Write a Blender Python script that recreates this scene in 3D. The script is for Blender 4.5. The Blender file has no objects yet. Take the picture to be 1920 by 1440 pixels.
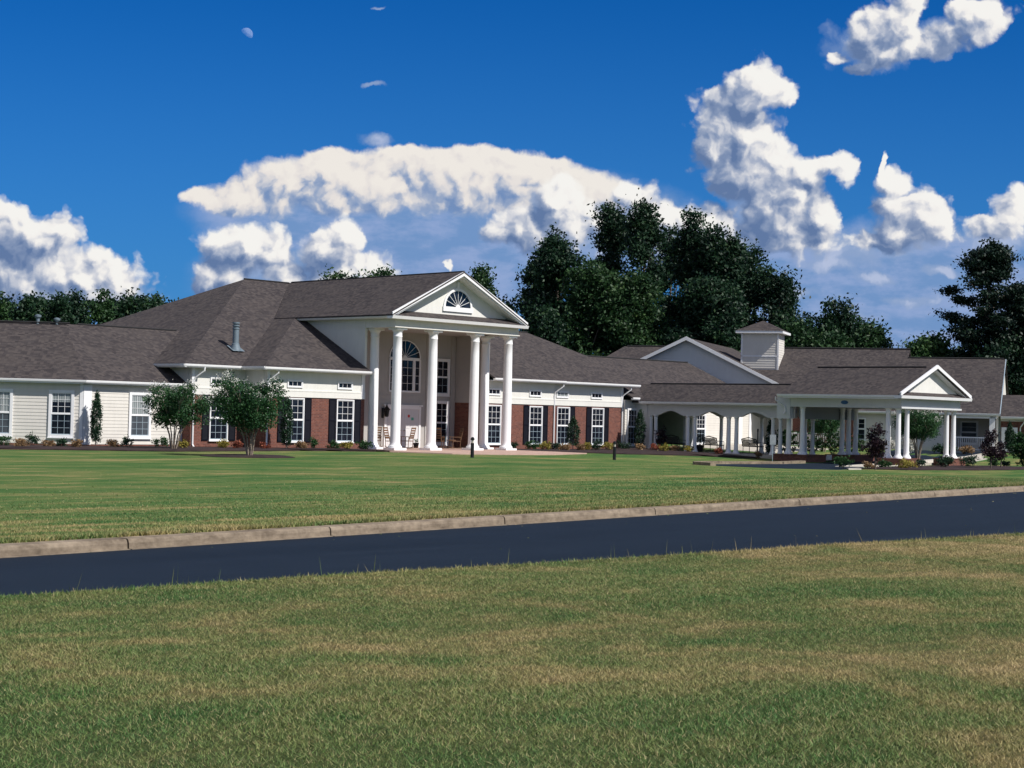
import bpy, math, random
import numpy as np
from mathutils import Vector
R = math.radians
rnd = random.Random(7)
rng = np.random.default_rng(11)
SC = bpy.context.scene
COL = SC.collection

# ------------------------------------------------------------------ camera
# world axes follow the main building: X along its front (recedes to the right), Y away behind it
TH, PITCH, ROLL, FPX = R(46.47), R(1.06), R(1.40), 3153.0
RT = Vector((math.cos(TH), -math.sin(TH), 0)); FL = Vector((math.sin(TH), math.cos(TH), 0)); UP = Vector((0, 0, 1))
EYE = Vector((0, 0, 2.06))
_fw = FL * math.cos(PITCH) + UP * math.sin(PITCH); _up = -FL * math.sin(PITCH) + UP * math.cos(PITCH)
_r = RT * math.cos(ROLL) + _up * math.sin(ROLL); _u = -RT * math.sin(ROLL) + _up * math.cos(ROLL)
cam = bpy.data.cameras.new('camera'); camo = bpy.data.objects.new('camera', cam); COL.objects.link(camo)
from mathutils import Matrix
M = Matrix((_r, _u, -_fw)).transposed().to_4x4(); M.translation = EYE
camo.matrix_world = M
cam.sensor_fit = 'HORIZONTAL'; cam.sensor_width = 36; cam.lens = 36 * FPX / 1920
cam.clip_start = 0.5; cam.clip_end = 12000
SC.camera = camo

# ------------------------------------------------------------------ light
SUN = Vector((0.18, -0.72, 0.76)).normalized()
sl = bpy.data.lights.new('sun', 'SUN'); so = bpy.data.objects.new('sun', sl); COL.objects.link(so)
sl.energy = 4.2; sl.angle = R(0.5); sl.color = (1.0, 0.955, 0.89)
so.rotation_euler = SUN.to_track_quat('Z', 'Y').to_euler()
SC.view_settings.view_transform = 'Standard'; SC.view_settings.look = 'None'
SC.view_settings.exposure = 0.42; SC.view_settings.gamma = 1.0
SC.cycles.max_bounces = 6; SC.cycles.transparent_max_bounces = 12
W = bpy.data.worlds.new('World'); SC.world = W; W.use_nodes = True
W.cycles.sampling_method = 'MANUAL'; W.cycles.sample_map_resolution = 256


class NT:
    """small helper for wiring shader nodes"""
    def __init__(s, tree): s.t = tree; s.n = tree.nodes; s.l = tree.links
    def new(s, typ, **kw):
        n = s.n.new(typ)
        for k, v in kw.items(): setattr(n, k, v)
        return n
    def put(s, sock, v):
        if isinstance(v, bpy.types.NodeSocket): s.l.new(v, sock)
        elif v is not None: sock.default_value = v
    def math(s, op, a, b=None, c=None, clamp=False):
        n = s.new('ShaderNodeMath', operation=op, use_clamp=clamp)
        for i, v in enumerate((a, b, c)):
            if v is not None: s.put(n.inputs[i], v)
        return n.outputs[0]
    def vm(s, op, a, b=None, c=None, out=0):
        n = s.new('ShaderNodeVectorMath', operation=op)
        for i, v in enumerate((a, b, c)):
            if v is not None: s.put(n.inputs[i], v)
        return n.outputs['Value'] if out == 'v' else n.outputs[out]
    def noise(s, vec, scale, detail=4, rough=.55, dist=0, dims='3D', col=False):
        n = s.new('ShaderNodeTexNoise', noise_dimensions=dims)
        s.put(n.inputs['Vector'], vec); n.inputs['Scale'].default_value = scale
        n.inputs['Detail'].default_value = detail; n.inputs['Roughness'].default_value = rough
        n.inputs['Distortion'].default_value = dist
        return n.outputs['Color' if col else 'Fac']
    def ramp(s, fac, stops, interp='LINEAR'):
        n = s.new('ShaderNodeValToRGB'); n.color_ramp.interpolation = interp
        e = n.color_ramp.elements
        while len(e) < len(stops): e.new(0.5)
        for i, (p, c) in enumerate(stops):
            e[i].position = p
            if not hasattr(c, '__len__'): c = (c, c, c)
            e[i].color = (c[0], c[1], c[2], 1)
        s.put(n.inputs[0], fac); return n.outputs[0]
    def mix(s, fac, a, b, blend='MIX'):
        n = s.new('ShaderNodeMix', data_type='RGBA', blend_type=blend)
        s.put(n.inputs[0], fac)
        for i, v in ((6, a), (7, b)):
            if not isinstance(v, bpy.types.NodeSocket) and len(v) == 3: v = (*v, 1)
            s.put(n.inputs[i], v)
        return n.outputs[2]
    def sstep(s, x, lo, hi):
        n = s.new('ShaderNodeMapRange', interpolation_type='SMOOTHSTEP')
        s.put(n.inputs[0], x); n.inputs[1].default_value = lo; n.inputs[2].default_value = hi
        return n.outputs[0]
    def comb(s, x, y, z=0.0):
        n = s.new('ShaderNodeCombineXYZ')
        for i, v in enumerate((x, y, z)): s.put(n.inputs[i], v)
        return n.outputs[0]


# ------------------------------------------------------------------ sky and clouds (directions in the sky, fixed to the compass)
def sk(x, y):           # azimuth / height tangents of a sky direction given in image pixels
    return ((x - 960 + .0244 * (y - 720)) / FPX, (778.4 - y + .0244 * (x - 960)) / FPX)


def build_world():
    g = NT(W.node_tree); g.n.clear()
    out = g.new('ShaderNodeOutputWorld'); bg = g.new('ShaderNodeBackground')
    g.l.new(bg.outputs[0], out.inputs[0]); bg.inputs[1].default_value = 0.085
    sky = g.new('ShaderNodeTexSky', sky_type='NISHITA', sun_disc=False)
    sky.sun_elevation = math.asin(SUN.z); sky.sun_rotation = math.atan2(SUN.x, SUN.y)
    sky.altitude = 200; sky.air_density = 1.0; sky.dust_density = 0.4; sky.ozone_density = 4.0
    tc = g.new('ShaderNodeTexCoord'); D = tc.outputs['Generated']
    f = g.vm('DOT_PRODUCT', D, tuple(FL), out='v'); fs = g.math('MAXIMUM', f, 0.05)
    a = g.math('DIVIDE', g.vm('DOT_PRODUCT', D, tuple(RT), out='v'), fs)
    b = g.math('DIVIDE', g.vm('DOT_PRODUCT', D, (0, 0, 1), out='v'), fs)
    P = g.comb(a, b)

    warpn = g.vm('SUBTRACT', g.noise(P, 34, 5, .6, dims='2D', col=True), (.5, .5, .5))
    Q = g.vm('MULTIPLY_ADD', warpn, (.017, .014, 0), P)

    def billow(vec):
        v = g.new('ShaderNodeTexVoronoi', voronoi_dimensions='2D', feature='SMOOTH_F1')
        g.put(v.inputs['Vector'], vec); v.inputs['Scale'].default_value = 46
        v.inputs['Detail'].default_value = 3; v.inputs['Roughness'].default_value = .48; v.inputs['Smoothness'].default_value = .5
        return g.math('SUBTRACT', .60, v.outputs['Distance'])

    def field(name, blobs, k, grow=1.0):
        t = bpy.data.node_groups.new(name, 'ShaderNodeTree'); q = NT(t)
        t.interface.new_socket('P', in_out='INPUT', socket_type='NodeSocketVector')
        t.interface.new_socket('F', in_out='OUTPUT', socket_type='NodeSocketFloat')
        gi = q.new('NodeGroupInput'); go = q.new('NodeGroupOutput'); acc = None
        for (x, y, rx, ry) in blobs:
            cx, cy = sk(x, y); rx *= grow / FPX; ry *= grow / FPX
            d = q.vm('LENGTH', q.vm('MULTIPLY_ADD', gi.outputs[0], (1 / rx, 1 / ry, 0), (-cx / rx, -cy / ry, 0)), out='v')
            acc = d if acc is None else q.math('SMOOTH_MIN', acc, d, k)
        q.put(go.inputs[0], q.math('SUBTRACT', 1.0, acc)); return t

    def ev(t, vec):
        n = g.new('ShaderNodeGroup', node_tree=t); g.put(n.inputs[0], vec); return n.outputs[0]

    cumulus = [
        # great leaning tower on the right
        (1425, 160, 52, 45), (1450, 170, 34, 34), (1370, 215, 62, 40), (1345, 265, 38, 55), (1410, 260, 60, 60),
        (1440, 330, 66, 66), (1400, 300, 76, 70), (1455, 390, 84, 66), (1395, 330, 58, 60), (1500, 345, 52, 52), (1470, 400, 70, 60), (1545, 390, 32, 40), (1500, 440, 62, 42), (1545, 310, 44, 13), (1580, 322, 24, 30),
        # two smaller heaps further right
        (1712, 395, 55, 45), (1685, 345, 30, 30), (1750, 420, 52, 36), (1660, 305, 7, 22), (1700, 430, 60, 22),
        (1905, 395, 40, 38), (1870, 425, 60, 22), (1640, 452, 70, 22),
        # top right
        (1660, 55, 62, 42), (1700, 20, 38, 40), (1730, 80, 90, 32), (1835, 30, 52, 40), (1640, 90, 60, 30), (1575, 105, 18, 12), (1610, 125, 22, 12),
        # far left heap
        (-10, 430, 90, 50), (45, 440, 85, 50), (110, 440, 28, 38), (40, 510, 130, 60), (150, 520, 95, 45), (215, 545, 70, 30), (120, 555, 200, 25),
        # heaps over the roof
        (455, 455, 75, 34), (500, 475, 55, 32), (430, 500, 60, 40), (540, 515, 42, 26),
        (640, 450, 45, 34), (610, 470, 45, 45), (690, 500, 48, 28), (640, 510, 80, 30), (385, 535, 30, 16), (838, 500, 9, 9),
        # heap in front of the anvil, left of the trees
        (1040, 372, 40, 40), (1080, 410, 62, 45), (1010, 430, 80, 45), (1200, 370, 40, 34), (1240, 410, 80, 40), (1330, 410, 70, 36), (1375, 445, 50, 32), (1300, 460, 110, 40)]
    anvil = [(395, 370, 62, 20), (460, 368, 100, 40), (560, 350, 130, 60), (680, 340, 160, 62), (830, 338, 190, 62), (980, 345, 170, 62), (1090, 365, 120, 46), (1180, 385, 80, 30), (620, 300, 90, 22), (900, 292, 110, 22), (1020, 305, 70, 18), (760, 290, 60, 16)]
    sun2 = (.65, .76)
    off = lambda e: g.vm('ADD', Q, (sun2[0] * e, sun2[1] * e, 0))
    B0, B1 = billow(Q), billow(off(.0060)); O1, O2 = off(.0060), off(.017)
    dB = g.math('SUBTRACT', B0, B1)
    tc_, ta_ = field('cumulus field', cumulus, .26, 1.22), field('anvil field', anvil, .5, 1.0)
    c0, c1 = ev(tc_, Q), ev(tc_, O2)
    Fc = g.math('MULTIPLY_ADD', B0, .66, g.math('ADD', c0, .16))
    Lc = g.math('MULTIPLY_ADD', g.math('SUBTRACT', c0, c1), .62, .50)
    Lc = g.math('SUBTRACT', Lc, g.math('MULTIPLY', g.math('MAXIMUM', c0, 0.0), .22))
    Lc = g.math('ADD', Lc, g.math('MULTIPLY', dB, .95), clamp=True)
    a0, a1 = ev(ta_, Q), ev(ta_, O2)
    Fa = g.math('MULTIPLY_ADD', B0, .34, g.math('ADD', a0, .08))
    La = g.math('MULTIPLY_ADD', g.math('SUBTRACT', a0, a1), .60, .66)
    La = g.math('SUBTRACT', La, g.math('MULTIPLY', g.math('MAXIMUM', a0, 0.0), .15))
    La = g.math('ADD', La, g.math('MULTIPLY', dB, 1.05), clamp=True)
    # soft sheet of grey-blue cloud under the anvil and low on the right
    soft = field('sheet field', [(700, 400, 330, 90), (560, 400, 220, 65), (900, 440, 350, 110), (1120, 430, 240, 110), (1600, 590, 330, 160), (1500, 490, 190, 80), (1820, 590, 300, 150), (1700, 470, 240, 60), (560, 520, 220, 75), (60, 560, 260, 60), (760, 540, 330, 80)], .5)
    Fs = ev(soft, Q)
    veil = field('veil field', [(1365, 290, 62, 90), (1400, 400, 80, 85), (1500, 440, 95, 55), (1590, 470, 130, 42), (1720, 430, 95, 50), (1640, 85, 115, 52), (1740, 70, 110, 50), (1880, 440, 90, 40), (60, 540, 230, 60), (1010, 410, 120, 60), (1120, 430, 120, 60), (480, 500, 100, 50), (640, 500, 95, 45), (1240, 430, 120, 60), (709, 9, 20, 5), (697, 158, 34, 8), (700, 258, 44, 20), (1560, 500, 70, 20), (1650, 522, 60, 15), (1480, 548, 60, 14), (1705, 562, 70, 15), (1600, 596, 80, 16), (1510, 622, 60, 12), (1760, 510, 50, 14)], .4)
    Fv = g.math('MULTIPLY_ADD', B0, .55, ev(veil, Q))
    wn = g.noise(g.vm('MULTIPLY', P, (1, 2.4, 0)), 26, 6, .6, dims='2D')
    skyc = g.mix(1.0, sky.outputs[0], (.022, .325, .74), 'MULTIPLY')
    # pale towards the horizon
    hz = g.math('POWER', g.math('SUBTRACT', 1.0, g.math('MULTIPLY', g.math('ABSOLUTE', b), 3.6), clamp=True), 1.6)
    skyc = g.mix(g.math('MULTIPLY', hz, .85), skyc, (.75, 2.3, 5.2))
    sheet = g.mix(g.sstep(wn, .38, .66), (1.5, 2.65, 4.9), (2.5, 3.4, 5.6))
    c = g.mix(g.math('MULTIPLY', g.sstep(Fs, -.05, .40), .95), skyc, sheet)
    c = g.mix(g.math('MULTIPLY', g.sstep(Fv, -.05, .5), .85), c, g.mix(g.sstep(g.math('ADD', B0, Fv), .1, .9), (2.4, 3.3, 5.2), (4.2, 4.8, 6.4)))
    acol = g.ramp(La, [(.08, (.20, .32, .58)), (.35, (.38, .47, .66)), (.56, (.70, .71, .77)), (.74, (.92, .87, .84)), (1, (1, .95, .89))])
    acol = g.vm('SCALE', acol, None); g.t.nodes[-1].inputs['Scale'].default_value = 7.5
    c = g.mix(g.sstep(Fa, .0, .34), c, acol)
    ccol = g.ramp(Lc, [(0, (.13, .21, .40)), (.25, (.24, .32, .50)), (.45, (.42, .48, .62)), (.66, (.74, .75, .80)), (.85, (.98, .955, .925)), (1, (1, .985, .95))])
    ccol = g.vm('SCALE', ccol, None); g.t.nodes[-1].inputs['Scale'].default_value = 8.0
    c = g.mix(g.sstep(Fc, .0, .36), c, ccol)
    # unseen bright cloud added outside and behind this quarter, to fill the shade
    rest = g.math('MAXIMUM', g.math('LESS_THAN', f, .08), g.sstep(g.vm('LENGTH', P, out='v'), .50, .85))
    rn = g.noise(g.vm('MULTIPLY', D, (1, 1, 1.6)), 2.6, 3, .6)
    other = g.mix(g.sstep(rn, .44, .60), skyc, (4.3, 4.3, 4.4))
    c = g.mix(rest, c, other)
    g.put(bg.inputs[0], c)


build_world()

# ------------------------------------------------------------------ materials
MATS = {}


def mat(name, fn):
    if name in MATS: return MATS[name]
    m = bpy.data.materials.new(name); m.use_nodes = True
    g = NT(m.node_tree); g.n.clear()
    out = g.new('ShaderNodeOutputMaterial'); p = g.new('ShaderNodeBsdfPrincipled'); g.l.new(p.outputs[0], out.inputs[0])
    p.inputs['Roughness'].default_value = .8; p.inputs['Specular IOR Level'].default_value = .3
    fn(g, p, out); MATS[name] = m; return m


def geo(g): return g.new('ShaderNodeNewGeometry').outputs['Position']


def walluv(g):          # distance along the wall, height
    ge = g.new('ShaderNodeNewGeometry'); P, N = ge.outputs['Position'], ge.outputs['True Normal']
    sn = g.new('ShaderNodeSeparateXYZ'); g.put(sn.inputs[0], N); sp = g.new('ShaderNodeSeparateXYZ'); g.put(sp.inputs[0], P)
    ln = g.math('MAXIMUM', g.math('SQRT', g.math('ADD', g.math('MULTIPLY', sn.outputs[0], sn.outputs[0]), g.math('MULTIPLY', sn.outputs[1], sn.outputs[1]))), .001)
    u = g.math('DIVIDE', g.math('SUBTRACT', g.math('MULTIPLY', sn.outputs[0], sp.outputs[1]), g.math('MULTIPLY', sn.outputs[1], sp.outputs[0])), ln)
    return u, sp.outputs[2], P


def bump(g, p, h, dist=.01, strength=1.0):
    b = g.new('ShaderNodeBump'); b.inputs['Distance'].default_value = dist; b.inputs['Strength'].default_value = strength
    g.put(b.inputs['Height'], h); g.put(p.inputs['Normal'], b.outputs[0])


def painted(base, dirt=.12, rough=.55):
    def fn(g, p, out):
        P = geo(g)
        n = g.noise(P, 1.3, 5, .6); n2 = g.noise(g.vm('MULTIPLY', P, (6, 6, .7)), 1.0, 3, .6)
        f = g.math('ADD', g.math('MULTIPLY', n, .6), g.math('MULTIPLY', n2, .4))
        c = g.ramp(f, [(.3, tuple(x * (1 - dirt) for x in base)), (.62, base)])
        g.put(p.inputs['Base Color'], c); p.inputs['Roughness'].default_value = rough
        bump(g, p, g.noise(P, 40, 2), .001, .4)
    return fn


def f_brick(g, p, out):
    u, v, P = walluv(g)
    br = g.new('ShaderNodeTexBrick'); g.put(br.inputs['Vector'], g.comb(u, v))
    br.inputs['Scale'].default_value = 1.0; br.inputs['Brick Width'].default_value = .215; br.inputs['Row Height'].default_value = .078
    br.inputs['Mortar Size'].default_value = .008; br.inputs['Mortar Smooth'].default_value = .2
    br.inputs['Color1'].default_value = (.200, .068, .043, 1); br.inputs['Color2'].default_value = (.115, .042, .031, 1)
    br.inputs['Mortar'].default_value = (.19, .14, .125, 1)
    cell = g.comb(g.math('FLOOR', g.math('DIVIDE', u, .108)), g.math('FLOOR', g.math('DIVIDE', v, .078)))
    w = g.new('ShaderNodeTexWhiteNoise', noise_dimensions='2D'); g.put(w.inputs[0], cell)
    c = g.mix(g.math('MULTIPLY', g.sstep(w.outputs[0], .55, 1.0), .55), br.outputs[0], (.26, .115, .085))
    c = g.mix(g.math('MULTIPLY', g.noise(P, .9, 4), .35), c, (.13, .05, .045))
    g.put(p.inputs['Base Color'], c); p.inputs['Roughness'].default_value = .9
    bump(g, p, g.math('SUBTRACT', 1.0, br.outputs['Fac']), .006)


def f_shingle(g, p, out):
    u, v, P = walluv(g)
    v2 = g.math('MULTIPLY', v, 2.25)     # height to distance up the slope
    br = g.new('ShaderNodeTexBrick'); g.put(br.inputs['Vector'], g.comb(u, v2))
    br.inputs['Scale'].default_value = 1.0; br.inputs['Brick Width'].default_value = .31; br.inputs['Row Height'].default_value = .145
    br.inputs['Mortar Size'].default_value = .006; br.inputs['Color1'].default_value = (.064, .056, .056, 1); br.inputs['Color2'].default_value = (.037, .032, .034, 1)
    br.inputs['Mortar'].default_value = (.025, .022, .024, 1)
    cell = g.comb(g.math('FLOOR', g.math('DIVIDE', u, .16)), g.math('FLOOR', g.math('DIVIDE', v2, .145)))
    w = g.new('ShaderNodeTexWhiteNoise', noise_dimensions='2D'); g.put(w.inputs[0], cell)
    c = g.mix(g.math('MULTIPLY', g.sstep(w.outputs[0], .35, 1.0), .55), br.outputs[0], (.112, .094, .086))
    streak = g.noise(g.vm('MULTIPLY', P, (.5, .5, .25)), 1.6, 5, .65)
    c = g.mix(g.math('MULTIPLY', g.sstep(streak, .42, .72), .5), c, (.084, .071, .066))
    c = g.mix(g.math('MULTIPLY', g.noise(P, 90, 2), .35), c, (.033, .029, .031))
    g.put(p.inputs['Base Color'], c); p.inputs['Roughness'].default_value = .95; p.inputs['Specular IOR Level'].default_value = .15
    saw = g.math('FRACT', g.math('DIVIDE', v2, .145))
    bump(g, p, g.math('ADD', g.math('MULTIPLY', g.math('SUBTRACT', 1.0, saw), .6), g.math('MULTIPLY', w.outputs[0], .5)), .012)


def lawn_colour(g, P, shade=1.0):
    L = g.vm('ADD', P, (0, 0, 0))
    big = g.noise(g.vm('MULTIPLY', L, (.16, .34, 0)), 1.0, 5, .62)
    mow = g.noise(g.vm('MULTIPLY', L, (.11, .62, 0)), 1.0, 6, .68, 1.6)
    med = g.noise(g.vm('MULTIPLY', L, (.7, 1.5, 0)), 1.0, 6, .7)
    fine = g.noise(g.vm('MULTIPLY', L, (1, 1, .4)), 26, 3, .7)
    sp = g.new('ShaderNodeSeparateXYZ'); g.put(sp.inputs[0], P)
    nearf = g.math('SUBTRACT', 1.0, g.sstep(sp.outputs[1], 14, 19))
    patch = g.noise(L, .42, 6, .62, .6, dims='2D')
    mow = g.math('ADD', g.math('MULTIPLY', mow, g.math('SUBTRACT', 1.0, nearf)), g.math('MULTIPLY', patch, nearf))
    dry = g.math('ADD', g.math('MULTIPLY', big, .36), g.math('ADD', g.math('MULTIPLY', mow, .36), g.math('MULTIPLY', med, .28)))
    # the verge along the road and the near lawn are drier
    verge = g.math('MULTIPLY', g.math('SUBTRACT', 1.0, g.sstep(sp.outputs[1], 23, 31)), .075)
    dry = g.math('MULTIPLY_ADD', g.math('SUBTRACT', dry, .5), g.math('MULTIPLY_ADD', nearf, -.35, 2.2), .525)
    lat = g.vm('DOT_PRODUCT', L, tuple(RT * .016), out='v')      # the turf dries out towards the right
    dry = g.math('ADD', dry, g.math('MULTIPLY', g.math('MULTIPLY', lat, nearf), .8))
    dry = g.math('ADD', dry, verge)
    dry = g.math('ADD', dry, g.math('MULTIPLY', g.math('SUBTRACT', fine, .5), .30))
    s = shade
    c = g.ramp(dry, [(.28, (.036 * s, .118 * s, .032 * s)), (.47, (.084 * s, .164 * s, .044 * s)), (.60, (.168 * s, .204 * s, .066 * s)), (.72, (.310 * s, .262 * s, .110 * s)), (.88, (.470 * s, .350 * s, .180 * s))])
    return c, fine


def f_lawn(g, p, out):
    P = geo(g); c, fine = lawn_colour(g, P)
    sp = g.noise(P, 60, 3, .7)
    c = g.mix(g.math('MULTIPLY', g.math('SUBTRACT', 1.0, g.sstep(sp, .35, .60)), .45), c, (.018, .030, .010))
    spx = g.new('ShaderNodeSeparateXYZ'); g.put(spx.inputs[0], P)      # near ground darkened: thatch and soil, plus shade between blades put into the colour
    c = g.mix(g.math('MULTIPLY', g.math('SUBTRACT', 1.0, g.sstep(spx.outputs[1], 13, 15)), .6), c, (.030, .032, .016))
    g.put(p.inputs['Base Color'], c); p.inputs['Roughness'].default_value = .95; p.inputs['Specular IOR Level'].default_value = .1
    bump(g, p, g.math('ADD', g.noise(P, 14, 4, .7), g.math('MULTIPLY', g.noise(P, 50, 3, .7), .5)), .05, .9)


def f_blade(g, p, out):
    P = geo(g); c, fine = lawn_colour(g, P, 1.32)
    oi = g.new('ShaderNodeAttribute', attribute_name='tint')
    c = g.mix(g.math('MULTIPLY', g.sstep(oi.outputs['Fac'], .62, 1.0), .85), c, (.40, .33, .17))
    c = g.mix(g.math('MULTIPLY', g.math('SUBTRACT', 1.0, g.sstep(oi.outputs['Fac'], .0, .40)), .75), c, (.018, .048, .012))
    g.put(p.inputs['Base Color'], c); p.inputs['Roughness'].default_value = .6
    tr = g.new('ShaderNodeBsdfTranslucent'); g.put(tr.inputs[0], c)
    m = g.new('ShaderNodeMixShader'); m.inputs[0].default_value = .3
    g.l.new(p.outputs[0], m.inputs[1]); g.l.new(tr.outputs[0], m.inputs[2]); g.l.new(m.outputs[0], out.inputs[0])


def f_asphalt(g, p, out):
    P = geo(g)
    n = g.math('ADD', g.math('MULTIPLY', g.noise(g.vm('MULTIPLY', P, (.06, .9, 1)), 1.0, 5, .6, .6), .6), g.math('MULTIPLY', g.noise(P, .9, 6, .7), .4)); f = g.noise(P, 160, 2, .7)
    c = g.ramp(g.math('ADD', g.math('MULTIPLY', n, .75), g.math('MULTIPLY', f, .25)), [(.3, (.0045, .0105, .020)), (.55, (.009, .017, .030)), (.75, (.022, .031, .046))])
    g.put(p.inputs['Base Color'], c); p.inputs['Roughness'].default_value = .8; p.inputs['Specular IOR Level'].default_value = .16
    bump(g, p, f, .006, .8)


def stone(c1, c2, scale=6):
    def fn(g, p, out):
        P = geo(g)
        n = g.noise(P, scale, 7, .68); st = g.noise(g.vm('MULTIPLY', P, (1.2, 1.2, 5)), 1.2, 5, .65)
        c = g.ramp(g.math('ADD', g.math('MULTIPLY', n, .5), g.math('MULTIPLY', st, .5)), [(.35, c1), (.62, c2)])
        g.put(p.inputs['Base Color'], c); p.inputs['Roughness'].default_value = .92
        bump(g, p, g.noise(P, 45, 4, .7), .008, .8)
    return fn


def leafmat(c1, c2, c3=None, trans=.25):
    def fn(g, p, out):
        P = geo(g); a = g.new('ShaderNodeAttribute', attribute_name='tint')
        n = g.noise(P, .8, 3)
        f = g.math('ADD', g.math('MULTIPLY', a.outputs['Fac'], .65), g.math('MULTIPLY', n, .35))
        st = [(.25, c1), (.7, c2)] + ([(.86, c3)] if c3 else [])
        c = g.ramp(f, st)
        g.put(p.inputs['Base Color'], c); p.inputs['Roughness'].default_value = .55
        tr = g.new('ShaderNodeBsdfTranslucent'); g.put(tr.inputs[0], c)
        m = g.new('ShaderNodeMixShader'); m.inputs[0].default_value = trans
        g.l.new(p.outputs[0], m.inputs[1]); g.l.new(tr.outputs[0], m.inputs[2]); g.l.new(m.outputs[0], out.inputs[0])
    return fn


def flat(c, rough=.5, metal=0, spec=.4):
    def fn(g, p, out):
        P = geo(g); n = g.noise(P, 7, 4)
        g.put(p.inputs['Base Color'], g.ramp(n, [(.3, tuple(x * .78 for x in c)), (.7, c)]))
        p.inputs['Roughness'].default_value = rough; p.inputs['Metallic'].default_value = metal; p.inputs['Specular IOR Level'].default_value = spec
    return fn


def f_glass(g, p, out):
    P = geo(g); n = g.noise(P, 2.2, 3)
    g.put(p.inputs['Base Color'], g.ramp(n, [(.4, (.004, .006, .012)), (.7, (.018, .022, .034))]))
    p.inputs['Roughness'].default_value = .10; p.inputs['Specular IOR Level'].default_value = .28
    bump(g, p, g.noise(P, 1.3, 2), .01, .25)


def f_sheer(g, p, out):
    u, v, P = walluv(g)
    w = g.math('SINE', g.math('MULTIPLY', u, 55))
    c = g.ramp(g.math('ADD', g.math('MULTIPLY', w, .25), .5), [(.2, (.16, .18, .19)), (.8, (.34, .37, .37))])
    g.put(p.inputs['Base Color'], c); p.inputs['Roughness'].default_value = .25; p.inputs['Specular IOR Level'].default_value = .5


def f_screen(g, p, out):
    g.put(p.inputs['Base Color'], g.ramp(g.noise(geo(g), 1.5, 3), [(.35, (.045, .055, .068)), (.7, (.085, .095, .11))]))
    p.inputs['Roughness'].default_value = .45


def M_(n): return MATS[n]


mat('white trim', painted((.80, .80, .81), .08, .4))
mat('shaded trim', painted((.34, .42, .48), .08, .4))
mat('column paint', painted((.84, .84, .85), .07, .45))
mat('white siding', painted((.66, .63, .58), .10, .6))
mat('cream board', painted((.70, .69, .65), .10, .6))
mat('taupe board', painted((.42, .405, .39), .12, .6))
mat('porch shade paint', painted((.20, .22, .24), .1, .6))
mat('grey siding', painted((.60, .61, .62), .08, .6))
mat('brick', f_brick); mat('shingles', f_shingle); mat('lawn', f_lawn); mat('grass blades', f_blade); mat('asphalt', f_asphalt)
mat('kerb stone', stone((.10, .076, .054), (.28, .225, .165)))
mat('concrete', stone((.36, .33, .28), (.52, .48, .42)))
mat('red paving', stone((.34, .22, .18), (.49, .345, .285), 3))
mat('mulch', stone((.012, .008, .010), (.045, .026, .024), 14))
mat('dark glass', f_glass); mat('sheer curtain', f_sheer); mat('insect screen', f_screen)
mat('navy paint', flat((.004, .005, .012), .6, 0, .15)); mat('black metal', flat((.010, .010, .012), .45))
mat('galvanised', flat((.17, .22, .26), .6, .2)); mat('shadow gap', flat((.02, .02, .022), .9))
mat('door paint', painted((.66, .65, .66), .06, .5)); mat('wood', flat((.16, .085, .045), .6)); mat('pale wood', flat((.42, .30, .19), .6))
mat('brass', flat((.35, .27, .12), .35, .8)); mat('blue sign', flat((.03, .12, .30), .5)); mat('white sign', flat((.75, .75, .75), .5))
mat('grey sign', flat((.30, .33, .36), .5)); mat('red sign', flat((.60, .05, .05), .5)); mat('green sign', flat((.10, .45, .32), .5))
mat('bark', stone((.045, .035, .03), (.16, .13, .11), 5)); mat('smooth bark', stone((.14, .11, .085), (.34, .28, .22), 5))
mat('forest leaves', leafmat((.006, .022, .014), (.020, .056, .024), (.055, .100, .034), .25))
mat('mid leaves', leafmat((.012, .038, .016), (.035, .085, .026), (.075, .12, .035)))
mat('light leaves', leafmat((.020, .060, .020), (.060, .120, .035), (.12, .17, .05)))
mat('pine needles', leafmat((.004, .016, .012), (.012, .034, .018), (.03, .055, .02), .12))
mat('myrtle leaves', leafmat((.014, .058, .024), (.045, .118, .038), (.10, .17, .06), .3))
mat('myrtle flowers', leafmat((.45, .44, .40), (.75, .74, .68)))
mat('cypress leaves', leafmat((.006, .028, .014), (.020, .055, .024), (.04, .08, .03), .15))
mat('gold leaves', leafmat((.16, .14, .025), (.36, .30, .06), (.5, .42, .12)))
mat('tan leaves', leafmat((.15, .09, .045), (.34, .22, .11), (.5, .36, .2)))
mat('red leaves', leafmat((.13, .03, .02), (.30, .09, .05), (.42, .16, .08)))
mat('green leaves', leafmat((.012, .045, .014), (.035, .10, .028), (.07, .15, .04)))
mat('purple leaves', leafmat((.008, .005, .011), (.030, .013, .020), (.06, .028, .034)))
mat('terracotta', flat((.35, .12, .07), .8)); mat('car paint', flat((.72, .72, .74), .2, 0, .6)); mat('tyre rubber', flat((.015, .015, .016), .85)); mat('tail light', flat((.35, .01, .01), .3))


def f_moon(g, p, out):
    d = g.new('ShaderNodeBsdfDiffuse'); n = g.noise(geo(g), .05, 4)
    g.put(d.inputs[0], g.ramp(n, [(.4, (.06, .065, .07)), (.6, (.13, .135, .14))]))
    t = g.new('ShaderNodeBsdfTransparent'); a = g.new('ShaderNodeAddShader')
    g.l.new(d.outputs[0], a.inputs[0]); g.l.new(t.outputs[0], a.inputs[1]); g.l.new(a.outputs[0], out.inputs[0])


mat('moon', f_moon)


# ------------------------------------------------------------------ mesh building
class Fr:
    """upright frame: u along d, o outward along n, z up"""
    def __init__(s, o, d, n=None, z=0):
        s.o = Vector((o[0], o[1], z)); s.d = Vector((d[0], d[1], 0)).normalized()
        s.n = Vector((n[0], n[1], 0)).normalized() if n is not None else Vector((s.d.y, -s.d.x, 0))
    def p(s, u, o, z): return s.o + s.d * u + s.n * o + UP * z


WORLDROOT = {}


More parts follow.
